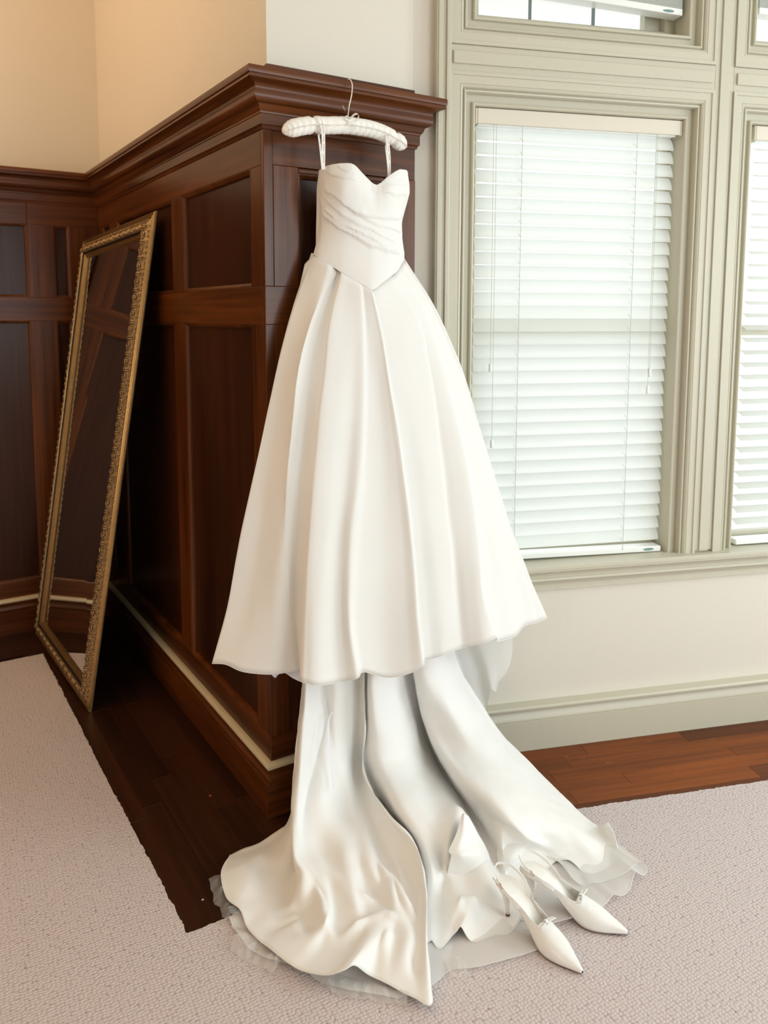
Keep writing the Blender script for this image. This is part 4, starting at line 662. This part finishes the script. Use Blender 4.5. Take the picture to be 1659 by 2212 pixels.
# ================================================================== shoes
stamp_m = plain('stamp_grey', (0.42,0.42,0.40), 0.6)
def shoe(loc, yawd, L_, label):
    root = empty('slingback_shoe', loc, label, 'shoe', 'white slingback shoes on the hem of the train'); root.rotation_euler = (0,0,math.radians(yawd))
    k = L_/0.27
    SX = [0,0.006,0.015,0.03,0.06,0.10,0.135,0.165,0.19,0.215,0.24,0.258,0.268,0.27]; SW = [0.004,0.014,0.021,0.0265,0.0275,0.0225,0.027,0.0345,0.0345,0.0275,0.0165,0.0085,0.004,0.001]
    ZX = [0,0.03,0.06,0.09,0.115,0.14,0.16,0.18,0.22,0.27]; ZZ = [0.088,0.086,0.078,0.060,0.038,0.018,0.0075,0.0045,0.0045,0.0065]
    sw = lambda x: float(np.interp(x, SX, SW)); sz = lambda x: float(np.interp(x, ZX, ZZ)); cy = lambda x: 0.004*math.sin(x/0.27*math.pi)
    xs = sorted(set(np.linspace(0,0.27,60).tolist()+SX))
    sm = lambda f: (lambda x: sum(f(max(0,min(0.27,x+d)))*w_ for d, w_ in ((-0.008,0.25),(0,0.5),(0.008,0.25))))
    szs = sm(sz); sws = lambda x: min(sm(sw)(x), sw(x)*1.2+0.001)
    def add(name, vs, fs, mat, sub=0):
        o = mesh_obj(name, [(v[0]*k,v[1]*k,v[2]*k) for v in vs], fs, mat, root, True)
        fixn(o); 
        if sub: m = o.modifiers.new('thickness','SOLIDIFY'); m.thickness = sub; m.offset = -1
        return o
    def slab(name, x0, x1, grow, zlo, zhi, mat):
        X = [x for x in xs if x0 <= x <= x1]; vs = []; n = len(X)
        for x in X:
            w_ = max(0.0008, sws(x)+grow); z = szs(x)
            vs += [(x,cy(x)-w_,z+zlo),(x,cy(x)+w_,z+zlo),(x,cy(x)+w_,z+zhi),(x,cy(x)+w_*0.5,z+zhi-0.0012),(x,cy(x)-w_*0.5,z+zhi-0.0012),(x,cy(x)-w_,z+zhi)]
        fs = [(6*i+a,6*i+(a+1)%6,6*i+6+(a+1)%6,6*i+6+a) for i in range(n-1) for a in range(6)]+[tuple(range(6)),tuple(6*(n-1)+a for a in range(6))[::-1]]
        o = add(name, vs, fs, mat); auto_smooth(o, 40); return o
    o = slab('sole', 0.085, 0.27, 0.0004, -0.0030, 0.0006, sole_m); o['label'] = 'brown sole edge'
    slab('insole', 0.0, 0.262, -0.001, 0.0003, 0.0052, insole_m); slab('heel_seat', 0.0, 0.10, 0.0009, -0.0045, 0.0012, shoe_m)
    # upper: vamp and the two quarters
    TH = 0.158
    def hgt(x): return float(np.interp(x, [0.085,0.11,0.14,0.158,0.175,0.20,0.23,0.255,0.27], [0.040,0.044,0.046,0.046,0.044,0.036,0.023,0.0125,0.006]))
    def pm(x): return math.pi/2 if x >= TH else float(np.interp(x, [0.086,0.10,0.12,0.14,0.150,TH], [0.22,0.42,0.60,0.86,1.12,math.pi/2]))
    X = np.concatenate([np.linspace(0.086,TH,24), np.linspace(TH+0.003,0.27,34)]); nv = 12
    for s_, nm in ((1,'quarter'),(-1,'quarter')): pass
    vs = []; fs = []; m = 2*nv-1
    for x in X:
        w_ = sws(x)+0.0012; h = hgt(x); p_ = pm(x); z = szs(x)
        for j in range(nv):
            a = p_*j/(nv-1); vs.append((x, cy(x)+w_*(math.cos(a)**0.75 if a < math.pi/2-1e-6 else 0), z-0.001+h*math.sin(a)**0.9))
        for j in range(nv):
            a = p_*j/(nv-1); vs.append((x, cy(x)-w_*(math.cos(a)**0.75 if a < math.pi/2-1e-6 else 0), z-0.001+h*math.sin(a)**0.9))
    n = len(X); st = 2*nv
    for i in range(n-1):
        for j in range(nv-1): fs += [(i*st+j,(i+1)*st+j,(i+1)*st+j+1,i*st+j+1),(i*st+nv+j,i*st+nv+j+1,(i+1)*st+nv+j+1,(i+1)*st+nv+j)]
    o = add('upper', vs, fs, shoe_m, 0.0016*k)
    bm_ = bmesh.new(); bm_.from_mesh(o.data); bmesh.ops.remove_doubles(bm_, verts=bm_.verts[:], dist=1e-5); bmesh.ops.recalc_face_normals(bm_, faces=bm_.faces[:]); bm_.to_mesh(o.data); bm_.free()
    # heel
    hz = [(0.0,0.016,0.030,0.0255,0.024),(0.12,0.019,0.030,0.019,0.019),(0.35,0.026,0.030,0.0105,0.0105),(0.7,0.031,0.030,0.0062,0.0062),(0.93,0.033,0.030,0.0052,0.0052)]
    m_ = MB(); seg = 14; vs = []
    for t, cx, _, rx, ry in hz:
        z = 0.084*(1-t); vs += [(cx+rx*math.cos(2*math.pi*q/seg)*(0.75 if t < 0.2 else 1), ry*math.sin(2*math.pi*q/seg), z) for q in range(seg)]
    fs = [(i*seg+q,i*seg+(q+1)%seg,(i+1)*seg+(q+1)%seg,(i+1)*seg+q) for i in range(4) for q in range(seg)]+[tuple(range(seg)),tuple(4*seg+q for q in range(seg))]
    add('heel', vs, fs, shoe_m)
    vs = [(0.033+0.0056*math.cos(2*math.pi*q/seg),0.0056*math.sin(2*math.pi*q/seg),z) for z in (0.0062,0.0004) for q in range(seg)]
    o = add('heel_tip', vs, [(q,(q+1)%seg,seg+(q+1)%seg,seg+q) for q in range(seg)]+[tuple(range(seg))[::-1],tuple(seg+q for q in range(seg))], sole_m); o['label'] = 'brown heel tip'
    # slingback strap
    zq = szs(0.09)
    sp = np.array([(0.094,0.0255,zq+0.012),(0.070,0.0315,zq+0.030),(0.040,0.0325,0.106),(0.012,0.024,0.117),(-0.006,0.0,0.121),(0.010,-0.024,0.115),(0.036,-0.0325,0.103),(0.066,-0.0325,zq+0.030),(0.094,-0.0245,zq+0.012)])
    P_ = crom(sp, np.linspace(0,1,60)); vs = []
    for i, q in enumerate(P_):
        t = Vector(P_[min(i+1,59)]-P_[max(i-1,0)]).normalized(); ou = Vector((q[0]-0.05, q[1], 0)).normalized(); u_ = t.cross(ou).normalized(); u_ = u_ if u_.z > 0 else -u_
        hw = 0.0030 if 6 < i < 53 else 0.0045
        for du, dn in ((-hw,0),(hw,0),(hw,0.0013),(-hw,0.0013)): vs.append(tuple(Vector(q)+u_*du+ou*dn))
    fs = [(4*i+a,4*i+(a+1)%4,4*i+4+(a+1)%4,4*i+4+a) for i in range(59) for a in range(4)]+[(0,1,2,3),(236,237,238,239)]
    o = add('strap', vs, fs, shoe_m); auto_smooth(o, 40)
    bq = Vector(P_[45]); m_ = MB(); bt = Vector(P_[47]-P_[43]).normalized(); bu = Vector((0,0,1)); 
    rr = [bq+Vector((0,-0.002,0))+bt*0.0062*math.cos(a)+bu*0.0052*math.sin(a) for a in [2*math.pi*q/16 for q in range(17)]]
    m_.tube([v*k for v in rr], 0.0011*k, 6, False); b_ = m_.build('buckle', buckle_m, root, True); b_['label'] = 'small rose gold buckle'
    # free end of the strap
    e0 = bq+Vector((0.0,-0.0022,0)); e1 = e0-bt*0.028+Vector((0,-0.006,-0.002)); vs = []
    for q in (e0, (e0+e1)/2+Vector((0,-0.002,0.001)), e1): vs += [q-bu*0.0026, q+bu*0.0026]
    add('strap_end', vs, [(0,1,3,2),(2,3,5,4)], shoe_m, 0.001)
    # small circled size number stamped inside the far quarter
    mx, mz = 0.125, szs(0.125)+0.017; my = cy(mx)+(sws(mx)+0.0012)*math.cos(0.42)**0.75-0.0045
    m_ = MB(); m_.tube([Vector((mx+0.0042*math.cos(a), my, mz+0.0042*math.sin(a)))*k for a in [2*math.pi*q/18 for q in range(19)]], 0.00025, 4, False); m_.build('size_ring', stamp_m, root)
    six = [(0.0016,0.0026),(0.0004,0.0030),(-0.0010,0.0020),(-0.0016,0.0),(-0.0013,-0.0018),(0.0,-0.0026),(0.0014,-0.0018),(0.0014,-0.0002),(0.0,0.0006),(-0.0014,-0.0004)]
    m_ = MB(); m_.tube([Vector((mx+a, my, mz+b))*k for a, b in six], 0.0003, 4); m_.build('size_number', stamp_m, root)
    # bow across the throat
    bz = szs(TH)+hgt(TH)+0.003; bx = TH-0.004; m_ = MB()
    for s_ in (-1, 1):
        pr = [(0.0,0,0),(0.006,0.012*s_,0.004),(0.007,0.026*s_,0.003),(0.004,0.030*s_,0.0),(-0.001,0.026*s_,-0.002),(-0.003,0.012*s_,-0.001),(0.0,0,0)]
        Pb = crom(np.array(pr), np.linspace(0,1,22)); vs = []
        for q in Pb: vs += [(bx+q[0]-0.0032,cy(bx)+q[1],bz+q[2]-0.001),(bx+q[0]+0.0032,cy(bx)+q[1],bz+q[2]+0.001)]
        add('bow_loop', vs, [(2*i,2*i+1,2*i+3,2*i+2) for i in range(21)], shoe_m, 0.0012)
    vs = []; 
    for i in range(12):
        a = 2*math.pi*i/12
        for yy in (-0.0038,0.0038): vs.append((bx+0.0058*math.cos(a),cy(bx)+yy,bz+0.001+0.0042*math.sin(a)))
    add('bow_knot', vs, [(2*i,2*i+1,(2*i+3)%24,(2*i+2)%24) for i in range(12)], shoe_m, 0.001)
    return root
shoe((0.326,-0.700,0.0145), math.degrees(math.atan2(-0.27,0.027)), 0.271, 'white pointed slingback shoe with bow, nearer one, toe towards the bare carpet')
shoe((0.402,-0.700,0.0145), math.degrees(math.atan2(-0.2427,0.1365)), 0.279, 'white pointed slingback shoe behind the nearer one, heel tucked in the flounces')

# small litter on the dark boards
m_ = MB(); m_.add([(0,0,0),(0.012,0.004,0),(0.004,0.010,0.0),(0.005,0.005,0.004)], [(0,2,1),(0,1,3),(1,2,3),(2,0,3)]); o = m_.build('wood_chip', plain('chip_orange', (0.45,0.16,0.05), 0.6)); o.location = (-0.135,0.19,0.001); tag(o, 'tiny orange wood chip lying on the dark floorboards', 'chip')
m_ = MB(); m_.tube([(0,0,0.0006),(0.003,0.001,0.0016),(0.006,0,0.0006)], [0.001,0.0022,0.001], 6); o = m_.build('paint_fleck', plain('fleck_white', (0.75,0.72,0.62), 0.6)); o.location = (-0.315,-0.245,0.001); tag(o, 'tiny white paint fleck on the floorboards near the carpet corner', 'fleck')
